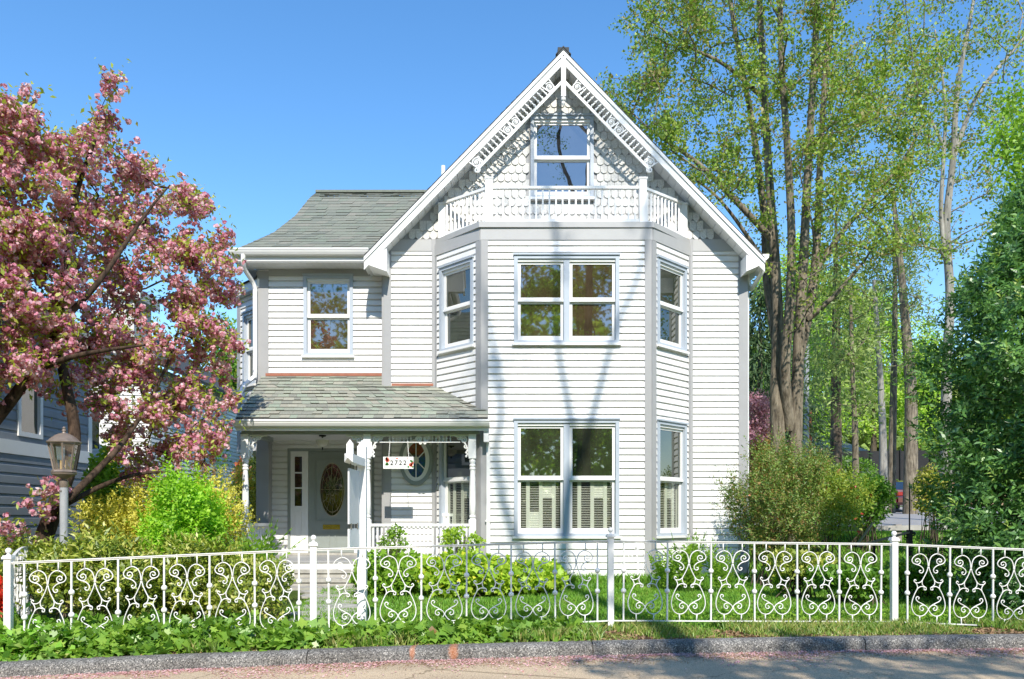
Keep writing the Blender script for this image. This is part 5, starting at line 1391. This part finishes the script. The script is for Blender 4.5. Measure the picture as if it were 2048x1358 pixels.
def fern(label, c, n, L, m=BRIGHT):
    root = empty('fern', (c[0], c[1], gz(c[0], c[1])), label, 'fern', 'ferns in the garden beds')
    Q = []; A = []; B = []
    for i in range(n):
        a = rng.uniform(0, 2 * np.pi); l = L * rng.uniform(.75, 1.1); lean = rng.uniform(.15, .6)
        t = np.linspace(0, 1, 13); hor = np.array([np.cos(a), np.sin(a), 0]); side = np.array([-np.sin(a), np.cos(a), 0])
        c0 = np.array([c[0], c[1], gz(c[0], c[1])]) + rng.normal(size=3) * np.array([.06, .06, 0])
        S = c0 + hor * (l * lean * t ** 1.6)[:, None] + np.array([0, 0, 1]) * (l * (t - .35 * lean * t ** 2.4))[:, None]
        A.append(S[:-1]); B.append(S[1:])
        for j in range(2, 13):
            wl = l * .17 * np.sin(np.pi * min(t[j] * .95 + .08, 1)) + .01
            for s in (-1, 1):
                d = side * s * .9 + (S[j] - S[j - 1]) / np.linalg.norm(S[j] - S[j - 1]) * .45
                q = S[j]; e = (S[j] - S[j - 1]) * .42
                Q.append([q - e * .8, q + d * wl * .5 - e * .3 + np.array([0, 0, -.01]), q + d * wl + np.array([0, 0, -.02]), q + d * wl * .5 + e * .9])
    face_mesh('fronds', np.array(Q), m, root); A = np.concatenate(A); B = np.concatenate(B)
    tube_mesh('stem', A, B, np.full(len(A), .004), np.full(len(A), .003), MID, root, 4)
fern('bright fern standing in front of the left porch post', P3(508, 1165, 11.4), 34, 1.3)
fern('tall fern beside the bay, behind the fence', P3(1375, 1175, 13.4), 30, 1.05)
fern('fern between the bay and the nandina', P3(1440, 1175, 13.2), 24, .90)
fern('fern under the nandina near the right corner of the house', P3(1560, 1160, 12.6), 20, .65)
fern('broad fern at the bay corner closest to the lawn', P3(1330, 1180, 13.8), 18, .75)

# ---- big evergreen on the right
eb = (PX(2122, 10.9), 10.9, gz(7.2, 10.9))
ev = empty('evergreen_holly', eb, 'tall dark glossy evergreen filling the right edge behind the fence', 'tree')
prof = [(.15, 1.5), (.9, 1.82), (1.9, 1.86), (2.8, 1.92), (3.6, 1.88), (4.3, 1.62), (4.9, 1.22), (5.5, .8), (6.1, .3)]
nE = 64000
zE = rng.uniform(.15, 6.1, nE); RE = np.interp(zE, [p[0] for p in prof], [p[1] for p in prof]); keep = rng.random(nE) < RE / 1.92; zE, RE = zE[keep], RE[keep]
th = rng.uniform(0, 2 * np.pi, len(zE)); lob = 1 + .13 * np.sin(th * 5 + zE * 2.1) + .10 * np.sin(th * 9 - zE * 3.7) + .08 * np.sin(zE * 6.2 + th * 2)
lob = lob / 1.17
rr = RE * lob * rng.uniform(.22, 1.0, len(zE)) ** .40
PE = np.stack([eb[0] + rr * np.cos(th), eb[1] + rr * np.sin(th) * .95, eb[2] + zE], 1)
outv = np.stack([np.cos(th), np.sin(th), np.full(len(th), .25)], 1)
nsh = min(7200, len(PE)); ax = outv[:nsh] + rng.normal(size=(nsh, 3)) * .45 + np.array([0, 0, .25])
face_mesh('crown', np.concatenate([shoots(PE[:nsh] - outv[:nsh] * .14, ax, rng.uniform(.14, .30, nsh), 9, .115, .36, .75, .05), leaf_quads(PE[nsh:nsh + 9000] - outv[nsh:nsh + 9000] * .2, .11, .42, up=.3)]), DARKG, ev)
sel = np.where(rr > RE * .86)[0]
face_mesh('young_shoots', shoots(PE[sel][:200], outv[sel][:200] * .6 + np.array([0, 0, .6]), np.full(200, .12), 8, .085, .34, .7), leafmat('leaf_new', [(.20, .30, .05), (.30, .36, .10), (.13, .25, .03)], .4), ev)
nb_ = 60; A = np.stack([np.full(nb_, eb[0]), np.full(nb_, eb[1]), eb[2] + rng.uniform(.2, 4.6, nb_)], 1); idx = rng.integers(0, len(PE), nb_)
B = PE[idx]; A[:, 2] = np.minimum(A[:, 2], B[:, 2] - .1)
tube_mesh('trunk', np.concatenate([A, [[eb[0], eb[1], eb[2] - .1]]]), np.concatenate([B, [[eb[0] + .05, eb[1], eb[2] + 5.2]]]), np.append(np.full(nb_, .022), .10), np.append(np.full(nb_, .006), .02), BARK, ev)

# ---- multi-stemmed tree right of the house
D = 19.2
mb_ = (PX(1568, D), D, gz(PX(1568, D), D))
b = lambda x, y, d=D: (PX(x, d), d, PZ(y, d))
z0 = (PX(1554, D), D, mb_[2] - .3)
stems = [([z0, b(1556, 900), b(1553, 780), b(1556, 660), b(1550, 520), b(1538, 350), b(1525, 120), b(1512, -150)], .20, .06),
         ([(PX(1592, D), D + .1, mb_[2] - .3), b(1591, 880), b(1595, 760), b(1600, 640), b(1608, 500, 19.4), b(1618, 300, 19.5), b(1632, 60, 19.6), b(1640, -180, 19.6)], .185, .06),
         ([b(1580, 860), b(1570, 740, 18.9), b(1580, 600, 18.7), b(1583, 470, 18.6), b(1575, 300, 18.4), b(1562, 100, 18.3), b(1560, -150, 18.3)], .14, .055),
         ([b(1596, 720, 19.3), b(1622, 600, 19.6), b(1634, 480, 19.9), b(1640, 330, 20.1), b(1655, 100, 20.2), b(1690, -150, 20.3)], .13, .05),
         ([b(1555, 700), b(1534, 560, 19.6), b(1528, 430, 19.8), b(1505, 250, 20.1), b(1470, 60, 20.3), b(1440, -140, 20.4)], .12, .05),
         ([b(1632, 540, 19.8), b(1680, 470, 19.8), b(1740, 400, 19.6), b(1800, 330, 19.4), b(1850, 240, 19.4)], .075, .02),
         ([b(1614, 640, 19.4), b(1670, 590, 19.2), b(1730, 520, 19.0)], .08, .03),
         ([b(1545, 480), b(1470, 400, 19), b(1400, 330, 18.8), b(1330, 280, 18.6), b(1290, 250, 18.6)], .085, .02),
         ([b(1552, 560), b(1500, 480, 18.7), b(1440, 400, 18.4), b(1380, 350, 18.2)], .06, .02),
         ([b(1530, 200), b(1450, 130, 19.3), b(1370, 90, 19.3), b(1300, 40, 19.2)], .06, .018)]
tips = []
while len(tips) < 560:
    x, y, d = rng.uniform(1195, 1870), rng.uniform(-330, 600), rng.uniform(16.2, 22)
    lft = np.interp(y, [-330, 0, 120, 220, 300, 420, 500, 600], [1300, 1265, 1215, 1200, 1265, 1400, 1510, 1600])
    rgt = np.interp(y, [-330, 0, 200, 350, 450, 600], [1760, 1850, 1870, 1860, 1830, 1760])
    if lft < x < rgt and not (y > 380 and rng.random() < .45): tips.append(b(x, y, d))
root = empty('multi_stemmed_tree', mb_, 'tall spring-leaved tree with several tan stems rising beside the right corner of the house', 'tree')
g = grow(stems, tips, seg=.5, tipr=.006, wob=.07, up_cost=1.0)
wood(g, BARK_GREY, root, k=6)
pts = end_nodes(g, 3)
nC = 7600; C = around(pts, nC, .17); k = 9
P = np.repeat(C, k, 0) + rng.normal(size=(nC * k, 3)) * .07
face_mesh('crown', leaf_quads(P, .080, .62, up=.15), SPRING, root)

# ---- pale-barked tree on the right
D = 27.0
pb_base = (PX(1893, D), D, gz(PX(1893, D), D))
stems = [([(pb_base[0], D, pb_base[2] - .3), b(1893, 760, D), b(1900, 600, D), b(1893, 450, D), b(1905, 330, D), b(1915, 180, D), b(1940, 40, D), b(1970, -120, D)], .19, .04),
         ([b(1894, 520, D), b(1882, 430, D), b(1888, 300, D), b(1890, 200, D), b(1870, 60, D)], .09, .03),
         ([b(1905, 320, D), b(1950, 200, D), b(2010, 120, D), b(2080, 40, D)], .09, .03),
         ([b(1890, 300, D), b(1850, 220, D), b(1800, 190, D)], .06, .02)]
tips = [b(rng.uniform(1760, 2090), rng.uniform(-150, 520), rng.uniform(25, 29.5)) for _ in range(190)]
root = empty('pale_barked_tree', pb_base, 'slender pale-barked tree, sparsely leaved, standing behind the dark evergreen', 'tree')
g = grow(stems, tips, seg=.6, tipr=.009, wob=.08, up_cost=1.0); wood(g, BARK_PALE, root)
pts = end_nodes(g, 3); nC = 1900; C = around(pts, nC, .22); P = np.repeat(C, 9, 0) + rng.normal(size=(nC * 9, 3)) * .12
face_mesh('crown', leaf_quads(P, .11, .6), SPRING, root)
# bright maple behind the evergreen
D = 15.5
tb_ = (PX(2120, D), D, gz(9.5, D))
tips = [b(rng.uniform(1990, 2260) , rng.uniform(170, 620), rng.uniform(13.8, 17.2)) for _ in range(120)]
root, g, pts = tree('bright_maple', 'fresh green maple showing above the dark evergreen at the right edge', 'tree', tb_, [([(tb_[0], D, tb_[2] - .2), b(2125, 800, D), b(2130, 500, D), b(2120, 250, D)], .16, .03)], tips, BARK, BRIGHT, 13000, .10, .16, seg=.4, tipr=.006)

# ---- trees on the slope behind
def conifer(label, px2, D, ytop, ybase_r, n, m=CONIF, droop=.35, trunk=True, zlo=.1, name='spruce'):
    x = PX(px2, D); g0 = gz(x, D); H_ = PZ(ytop, D) - g0
    root = empty(name, (x, D, g0), label, 'tree', 'trees on the slope behind')
    z = H_ * (zlo + (1 - zlo) * (1 - rng.random(n) ** .6)); whorl = np.round(z / (.055 * H_)) * .055 * H_; z = whorl + rng.normal(size=n) * .02 * H_
    Rm = ybase_r * np.clip(1 - (z / H_), .03, 1) ** .8
    nb2 = np.floor(rng.uniform(0, 9, n)); a = nb2 * 2 * np.pi / 9 + whorl * 7.3 + rng.normal(size=n) * .13
    r = Rm * rng.uniform(.05, 1, n) ** .7 * (1 + .25 * np.sin(a * 3 + whorl * 5))
    P = np.stack([x + r * np.cos(a), D + r * np.sin(a), g0 + z - droop * r + rng.normal(size=n) * .08], 1)
    face_mesh('crown', leaf_quads(P, .34, .22, bias=np.stack([np.cos(a) * .6, np.sin(a) * .6, np.full(n, -.5)], 1), spread=.6), m, root)
    c = MB(); c.tube([(x, D, g0 - .3), (x, D, g0 + H_ * .5), (x, D, g0 + H_ * .97)], [.02 * H_, .013 * H_, .01], 8); c.build('trunk', BARK, root, smooth=True)
conifer('dark blue-green spruce directly right of the house wall', 1520, 33, 560, 3.3, 9000)
conifer('dark spruce hidden behind the trunks of the multi-stemmed tree', 1590, 47, 520, 4.2, 6000)
conifer('tall loose pine with open branches right of the multi-stemmed tree', 1672, 38, 330, 3.4, 3600, CONIF2, zlo=.36, name='pine')
def pine(label, base, pts, r0, r1, tipbox, n, m=CONIF2, nt_=40, size=.22, bark=BARK_GREY, name='pine_tree'):
    root = empty(name, base, label, 'tree', 'trees on the slope behind')
    g = grow([(pts, r0, r1)], [tipbox() for _ in range(nt_)], seg=.6, tipr=.008, sag=.1, wob=.08)
    wood(g, bark, root)
    P = around(outer_nodes(g, .03), n, .28); face_mesh('crown', leaf_quads(P, size, .25, bias=(0, 0, -.2)), m, root)
D = 34; x = PX(1768, D)
pine('pale leaning bare trunk in the middle of the slope', (x, D, gz(x, D)), [(x, D, gz(x, D) - .2), b(1765, 850, D), b(1757, 700, D), b(1748, 560, D)], .19, .08, lambda: b(rng.uniform(1690, 1790), rng.uniform(560, 760), rng.uniform(33, 35)), 500, nt_=26, bark=BARK_PALE)
D = 35; x = PX(1820, D)
pine('thick reddish pine trunk left of the dark evergreen', (x, D, gz(x, D)), [(x, D, gz(x, D) - .2), b(1822, 800, D), b(1812, 660, D), b(1800, 520, D), b(1785, 380, D)], .33, .08, lambda: b(rng.uniform(1730, 1880), rng.uniform(370, 740), rng.uniform(33, 37)), 2200, nt_=60)
D = 36; x = PX(1782, D)
pine('dark pine trunk just behind the pale leaning one', (x, D, gz(x, D)), [(x, D, gz(x, D) - .2), b(1787, 780, D), b(1790, 600, D), b(1788, 450, D)], .20, .07, lambda: b(rng.uniform(1740, 1840), rng.uniform(430, 700), rng.uniform(35, 38)), 2400, nt_=50)
D = 24; x = PX(1712, D)
pine('slim grey trunk with drooping green sprays below the black fence', (x, D, gz(x, D)), [(x, D, gz(x, D) - .2), b(1710, 860, D), b(1705, 740, D), b(1700, 560, D)], .12, .04, lambda: b(rng.uniform(1650, 1750), rng.uniform(560, 840), rng.uniform(23, 25.5)), 2000, nt_=50, m=CONIF2)
def slope_tree(label, px2, D, ytop, ylow, w, n, m, size=.22, name='woodland_tree', grp='trees on the slope behind', nt_=70, bark=BARK, z0_=None):
    x = PX(px2, D); g0 = gz(x, D); c = b(px2, (ytop + ylow) / 2, D); r = (w * D / F, w * D / F * .8, (ylow - ytop) / 2 * D / F)
    tips = ell_pts(c, r, nt_, .3)
    root, g, pts = tree(name, label, 'tree', (x, D, g0), [([(x, D, g0 - .2), (x + .1, D, g0 + (c[2] - g0) * .5), (c[0], D, c[2] + r[2] * .5)], .018 * (c[2] - g0 + r[2]) + .05, .03)], [tuple(t) for t in tips], bark, m, n, size, size * 1.5, rmax=.05, group=grp, seg=.8, tipr=.012)
slope_tree('fresh lime-green tree behind the multi-stemmed tree', 1665, 56, 520, 880, 80, 15000, LIMEF, .24)
slope_tree('yellow-green tree at the top of the slope', 1590, 60, 430, 850, 80, 13000, LIMEF, .26)
slope_tree('light green tree between the pine trunks', 1745, 58, 560, 890, 66, 11000, LIMEF, .24)
slope_tree('olive-green tree behind the reddish pine', 1835, 57, 640, 900, 62, 9000, LIMEF, .24)
D = 26
slope_tree('pink cherry beyond the right corner of the house', 1512, 26, 790, 950, 40, 7000, PINK2, .10, 'flowering_cherry', None, 60, BARK_CHERRY)
slope_tree('red-tinted shrubby maple below the distant pink cherry', 1530, 22, 890, 980, 42, 3500, leafmat('leaf_rust', [(.34, .12, .06), (.26, .16, .05), (.2, .2, .05)], .3), .10, 'japanese_maple', None, 40)
slope_tree('light green tree rising between the cherry and the porch', 452, 34, 630, 930, 42, 7000, MID, .2, grp='trees behind the cherry')
slope_tree('dark green tree low behind the cherry blossom', 370, 27, 840, 1010, 75, 7000, MID, .15, grp='trees behind the cherry')
slope_tree('deep green tree seen under the cherry limbs', 265, 25, 880, 1040, 60, 5000, MID, .15, grp='trees behind the cherry')
slope_tree('evergreen tree standing past the left porch post', 530, 30, 870, 1050, 28, 4500, CONIF, .18, grp='trees behind the cherry')

# far wood: one mass nobody could count
n = 30000; pxs = rng.uniform(1380, 2250, n); D_ = rng.uniform(66, 90, n); xw = (pxs - CX) * D_ / F
hw = 9 + 2.5 * np.sin(xw * .35) + 1.8 * np.sin(xw * .9 + 1); zw = ground_z(xw, D_) + rng.random(n) ** .8 * hw
face_mesh('far_wood', leaf_quads(np.stack([xw, D_, zw], 1), .75, .7), leafmat('far_leaf', [(.09, .14, .035), (.13, .19, .045), (.19, .25, .06), (.22, .21, .09)], .35, k=1.8, clump=.4), None)['kind'] = 'stuff'
n = 14000; pxs = rng.uniform(-500, 620, n); D_ = rng.uniform(55, 75, n); xw = (pxs - CX) * D_ / F
zw = ground_z(xw, D_) + rng.random(n) ** .8 * (5.5 + 1.5 * np.sin(xw * .4))
face_mesh('far_wood', leaf_quads(np.stack([xw, D_, zw], 1), .7, .7), bpy.data.materials['far_leaf'], None)['kind'] = 'stuff'

# ---- across the road, behind the camera: they shade the verge and stand in the window panes
D = -2
tree('forked_tree', 'tall forked tree across the road whose shadow falls on the bay', 'tree', (3.0, D, -.2),
     [([(2.95, D, -.3), (3.05, D, 8), (3.26, D, 15.9), (3.61, D, 17.6)], .20, .085), ([(3.53, D, 17.3), (3.3, D, 18.6), (3.14, D, 19.6), (3.1, D, 21.5), (2.9, D, 23), (2.8, D, 25)], .075, .04),
      ([(3.61, D, 17.5), (4.0, D, 19), (4.27, D, 19.95), (4.69, D, 21), (5.0, D, 23), (5.3, D, 25)], .07, .04),
      ([(3.2, D, 14.2), (2.7, D - .1, 15.2), (2.25, D - .2, 16.4), (2.0, D - .2, 17.6), (2.1, D - .2, 18.6), (1.8, D - .2, 20.5)], .10, .045)],
     [(rng.uniform(3.7, 6.0), rng.uniform(-3.0, -1), rng.uniform(22.2, 25.5)) for _ in range(30)] + [(rng.uniform(.9, 3.2), rng.uniform(-3, -1), rng.uniform(15.8, 24)) for _ in range(26)], BARK, MID, 2400, .10, .16, seg=.5, tipr=.007)
tree('roadside_tree', 'leafy tree across the road that shades the kerb and fence', 'tree', (7.5, -4.0, -.2),
     [([(7.5, -4.0, -.3), (7.2, -3.6, 4), (6.0, -2.8, 8), (4.2, -2.2, 9.6)], .2, .05), ([(7.2, -3.5, 4), (8.0, -2.8, 7), (9, -2.2, 9.5)], .12, .04)],
     [tuple(q) for q in ell_pts((1.55, -2, 10.3), (1.1, .6, .38), 46)] + [tuple(q) for q in ell_pts((3.9, -2, 8.1), (2.1, .8, .75), 80)] + [tuple(q) for q in ell_pts((7.0, -2.2, 8.8), (2.4, .9, .8), 46)], BARK, MID, 5600, .13, .17, seg=.4, tipr=.006, up=.0)
for i, (x, y, h, w, m) in enumerate(((-16, -27, 24, 6.5, SPRING), (-6, -24, 22, 6, MID), (4.5, -26, 25, 6.5, SPRING), (14, -25, 22, 6.2, MID), (24, -27, 24, 6.5, SPRING), (-28, -26, 22, 6.5, MID), (35, -27, 23, 6.5, MID))):
    lab = ['olive tree of the wood across the road, far left', 'green tree across the road opposite the porch', 'olive tree across the road opposite the bay', 'green tree across the road opposite the right corner', 'olive tree across the road opposite the evergreen', 'green tree at the left end of the wood across the road', 'green tree at the right end of the wood across the road'][i]
    tips = [tuple(q) for q in ell_pts((x, y, h * .58), (w, w * .7, h * .40), 110)] + [tuple(q) for q in ell_pts((x, y + 1, 2.2), (w, w * .5, 2.0), 40)]
    tree('woodland_tree', lab, 'tree', (x, y, -.2), [([(x, y, -.4), (x + .3, y, h * .3), (x, y, h * .8)], .34, .08)], tips, BARK, m, 13000, .36, .5, rmax=.05, group='trees across the road', seg=1.0, tipr=.012)
n = 42000; xw = rng.uniform(-45, 50, n); yw = rng.uniform(-42, -33, n); zw = rng.random(n) ** 1.3 * (19 + 3 * np.sin(xw * .5))
face_mesh('wood_across_road', leaf_quads(np.stack([xw, yw, zw], 1), .8, .75), LIMEF, None)['kind'] = 'stuff'

# ---- ground cover, grass, petals
def in_front(n, x0, x1, v0, v1):
    x = rng.uniform(x0, x1, n); v = rng.uniform(v0, v1, n); return x, kerb_y(x) + v
# leafy cover along the kerb
def cover(name, m, n, xr, vr, hmax, size, aspect, up=1.2):
    x = rng.uniform(*xr, n); v = rng.uniform(*vr, n); y = kerb_y(x) + v
    hm = hmax(x, v) * (.72 + .28 * np.sin(x * 5.1 + np.sin(v * 9) * 2) * np.sin(v * 7 + x * 3))
    keep = hm > .03; x, y, hm, v = x[keep], y[keep], hm[keep], v[keep]
    z = ground_z(x, y) + hm * rng.uniform(.12, 1, len(x)) ** .7
    P = np.stack([x, y - .03, z], 1)
    o = face_mesh(name, lobed(P, size, (0, -.35, -.15), up) if aspect > .9 else leaf_quads(P, size, aspect, bias=(0, -.3, -.15), up=up, spread=.9), m, None); o['kind'] = 'stuff'
def h1(x, v):
    base = np.interp(x, [-8, -5.2, -4.2, -3, -1.9, -1.2, 0, .6, 1.0], [.5, .50, .36, .34, .24, .22, .19, .21, .0])
    return base * sm(.2, .45, v) * sm(1.35, 1.0, v)
COVER = leafmat('leaf_cover', [(.07, .14, .022), (.10, .20, .03), (.14, .26, .034), (.19, .31, .04), (.25, .35, .06)], .38, .04, .4, clump=4.)
COVER2 = leafmat('leaf_cover_light', [(.18, .38, .04), (.22, .40, .06), (.13, .30, .03), (.40, .42, .14)], .4)
cover('leafy_ground_cover', COVER, 9500, (-6, 1.1), (.2, 1.25), h1, .10, .95)
cover('leafy_ground_cover', COVER2, 3200, (-7, -3.9), (.2, 1.3), lambda x, v: h1(x, v) * 1.08 * sm(-3.9, -4.6, x), .10, .55)
cover('lawn_weeds', BRIGHT, 2500, (1.6, 8), (1.3, 2.2), lambda x, v: .12 + 0 * x, .05, .6)

def blades(name, n, area, hfun, m, w=.006):
    x, y = area(n); z = ground_z(x, y); h = hfun(x, y); ok = h > .004; x, y, z, h = x[ok], y[ok], z[ok], h[ok]; n = len(x)
    h = h * rng.uniform(.55, 1.25, n); a = rng.uniform(0, 2 * np.pi, n); ln = rng.normal(size=(n, 2)) * (h * .38)[:, None]
    b0 = np.stack([x, y, z - .004], 1); s = np.stack([np.cos(a), np.sin(a), np.zeros(n)], 1) * w
    tip = b0 + np.concatenate([ln, h[:, None]], 1); mid = b0 + np.concatenate([ln * .35, h[:, None] * .6], 1)
    o = face_mesh(name, np.stack([b0 - s, b0 + s, mid + s * .8, tip, mid - s * .8], 1), m, None); o['kind'] = 'stuff'
GRASS = leafmat('grass_blade', [(.10, .24, .025), (.075, .19, .02), (.14, .29, .03), (.18, .33, .04), (.20, .26, .06)], .35, .03)
GRASS2 = leafmat('verge_blade', [(.13, .26, .03), (.20, .29, .05), (.10, .21, .025), (.36, .31, .12), (.24, .32, .06)], .35, .06)
def lawn_area(n):
    y = rng.uniform(9.0, 15.0, n) ; x = rng.uniform(-3.2, 9.5, n); return x, y
blades('grass', 90000, lawn_area, lambda x, y: np.where((y - kerb_y(x)) > .9, .055 + .025 * np.sin(x * 2.3) * np.sin(y * 3.1), 0), GRASS)
def verge(n):
    x = rng.uniform(-.2, 9.5, n); return x, kerb_y(x) + rng.uniform(.19, 1.1, n) ** 1.0
blades('grass', 26000, verge, lambda x, y: np.interp(y - kerb_y(x), [.19, .3, .5, 1.1], [.01, .045, .10, .11]) * np.where(np.sin(x * 1.7 + 2) + np.sin(x * 4.3 + y * 3) > -.9, 1, .15) * np.interp(x, [-.2, 1.0, 1.6], [.5, .8, 1]), GRASS2)
def tuft(n):
    x = rng.uniform(-3.2, 1.3, n); return x, kerb_y(x) + rng.uniform(.2, .6, n)
blades('grass', 5000, tuft, lambda x, y: np.where(np.sin(x * 3.3) > .1, .14, .03), GRASS2)
def hill(n): return rng.uniform(5, 16, n), rng.uniform(15, 21.5, n)
blades('grass', 26000, hill, lambda x, y: .08 + 0 * x, GRASS, .012)
def foot(n): return rng.uniform(.6, 4.4, n), rng.uniform(14.0, 15.3, n)
blades('grass', 7000, foot, lambda x, y: np.where(y > 14.6, .22, .10), GRASS, .008)

def scatter_flat(name, n, xf, vf, zoff, size, m, asp=.8, tilt=.25):
    x = xf(n); v = vf(n, x); y = kerb_y(x) + v; z = np.where(v < 0, road_z(x) - .012 * np.abs(v), ground_z(x, y)) + zoff + rng.random(n) * .008
    P = np.stack([x, y, z], 1); a = unit(n); a[:, 2] *= tilt; a = norm(a); up_ = norm(np.array([0, 0, 1.]) + rng.normal(size=(n, 3)) * tilt); bb = norm(np.cross(up_, a))
    L = size * rng.uniform(.6, 1.3, (n, 1)); 
    o = face_mesh(name, np.stack([P - a * L, P + bb * L * asp, P + a * L, P - bb * L * asp], 1), m, None); o['kind'] = 'stuff'
PETAL = leafmat('fallen_petal', [(.74, .42, .45), (.66, .34, .38), (.80, .58, .58), (.55, .30, .28), (.70, .45, .40)], .2, .02, k=1)
STRAW = leafmat('straw_debris', [(.34, .21, .11), (.24, .14, .08), (.42, .29, .16), (.16, .10, .06)], .1, .02, k=1)
scatter_flat('fallen_petals', 15000, lambda n: rng.uniform(-6.2, 7.5, n), lambda n, x: -np.abs(rng.normal(size=n)) * np.interp(x, [-6, -2, .5, 3, 8], [.16, .18, .15, .12, .11]) * (.35 + np.clip(1 + .8 * np.sin(x * 2.7 + 1) + .6 * np.sin(x * 7.1), 0, 2)) - .005, .004, .011, PETAL)
scatter_flat('fallen_petals', 900, lambda n: rng.uniform(-6.2, 7.5, n), lambda n, x: -rng.uniform(0, 1, n) ** 2 * 1.0, .003, .009, PETAL)
scatter_flat('dry_debris', 5200, lambda n: rng.uniform(-2.5, 7.5, n), lambda n, x: -np.abs(rng.normal(size=n) * .12 + np.interp(x, [-2.5, 0, 2, 4], [.12, .25, .22, .2]) + .05 * np.sin(x * 2)), .003, .016, STRAW, .22)
scatter_flat('dead_leaves', 4200, lambda n: rng.uniform(-6, 8, n), lambda n, x: rng.uniform(.2, .75, n), .012, .022, STRAW, .6, .5)
D = 8.15; lp_ = P3(865, 1272, 8.2)
o = face_mesh('dead_leaf', leaf_quads(np.array([lp_]), .13, .7, bias=(.1, -.5, .6), spread=.1), leafmat('dead_leaf_tan', [(.45, .25, .12)], .2), None); tag(o, 'single large tan dead leaf caught in the ground cover at the kerb', 'leaf')
# ================================================================== CAMERA, SUN, SKY
cam = bpy.data.cameras.new('camera'); co = bpy.data.objects.new('camera', cam); COL.objects.link(co)
co.location = (0, 0, EYE); co.rotation_euler = (R(90), 0, 0)
cam.sensor_width = 36; cam.lens = 36 * F / 2048; cam.shift_y = (YH - 679) / 2048; cam.clip_end = 2000; cam.clip_start = .05
scene.camera = co
to_sun = Vector((.133, -1, .87)).normalized()
sun = bpy.data.lights.new('sun', 'SUN'); so = bpy.data.objects.new('sun', sun); COL.objects.link(so)
sun.energy = 3.5; sun.angle = R(.53); sun.color = (1, .94, .84)
so.rotation_euler = (-to_sun).to_track_quat('-Z', 'Y').to_euler(); so.location = (5, -30, 25)
w = bpy.data.worlds.new('World'); scene.world = w; w.use_nodes = True
nt = w.node_tree; bg = nt.nodes['Background']; sk = nt.nodes.new('ShaderNodeTexSky'); sk.sky_type = 'NISHITA'; sk.sun_disc = False
sk.sun_elevation = math.asin(to_sun.z); sk.sun_rotation = math.atan2(to_sun.x, to_sun.y)
sk.air_density = 1.0; sk.dust_density = .1; sk.ozone_density = 1.6; sk.altitude = 100
hs = nt.nodes.new('ShaderNodeHueSaturation'); hs.inputs['Saturation'].default_value = 1.26; nt.links.new(sk.outputs[0], hs.inputs['Color']); nt.links.new(hs.outputs[0], bg.inputs[0]); bg.inputs[1].default_value = .15
vs_ = scene.view_settings; vs_.view_transform = 'Standard'; vs_.look = 'None'; vs_.exposure = .82; vs_.gamma = 1; vs_.use_curve_mapping = False
scene.cycles.max_bounces = 8; scene.cycles.transparent_max_bounces = 16
scene.cycles.use_denoising = True
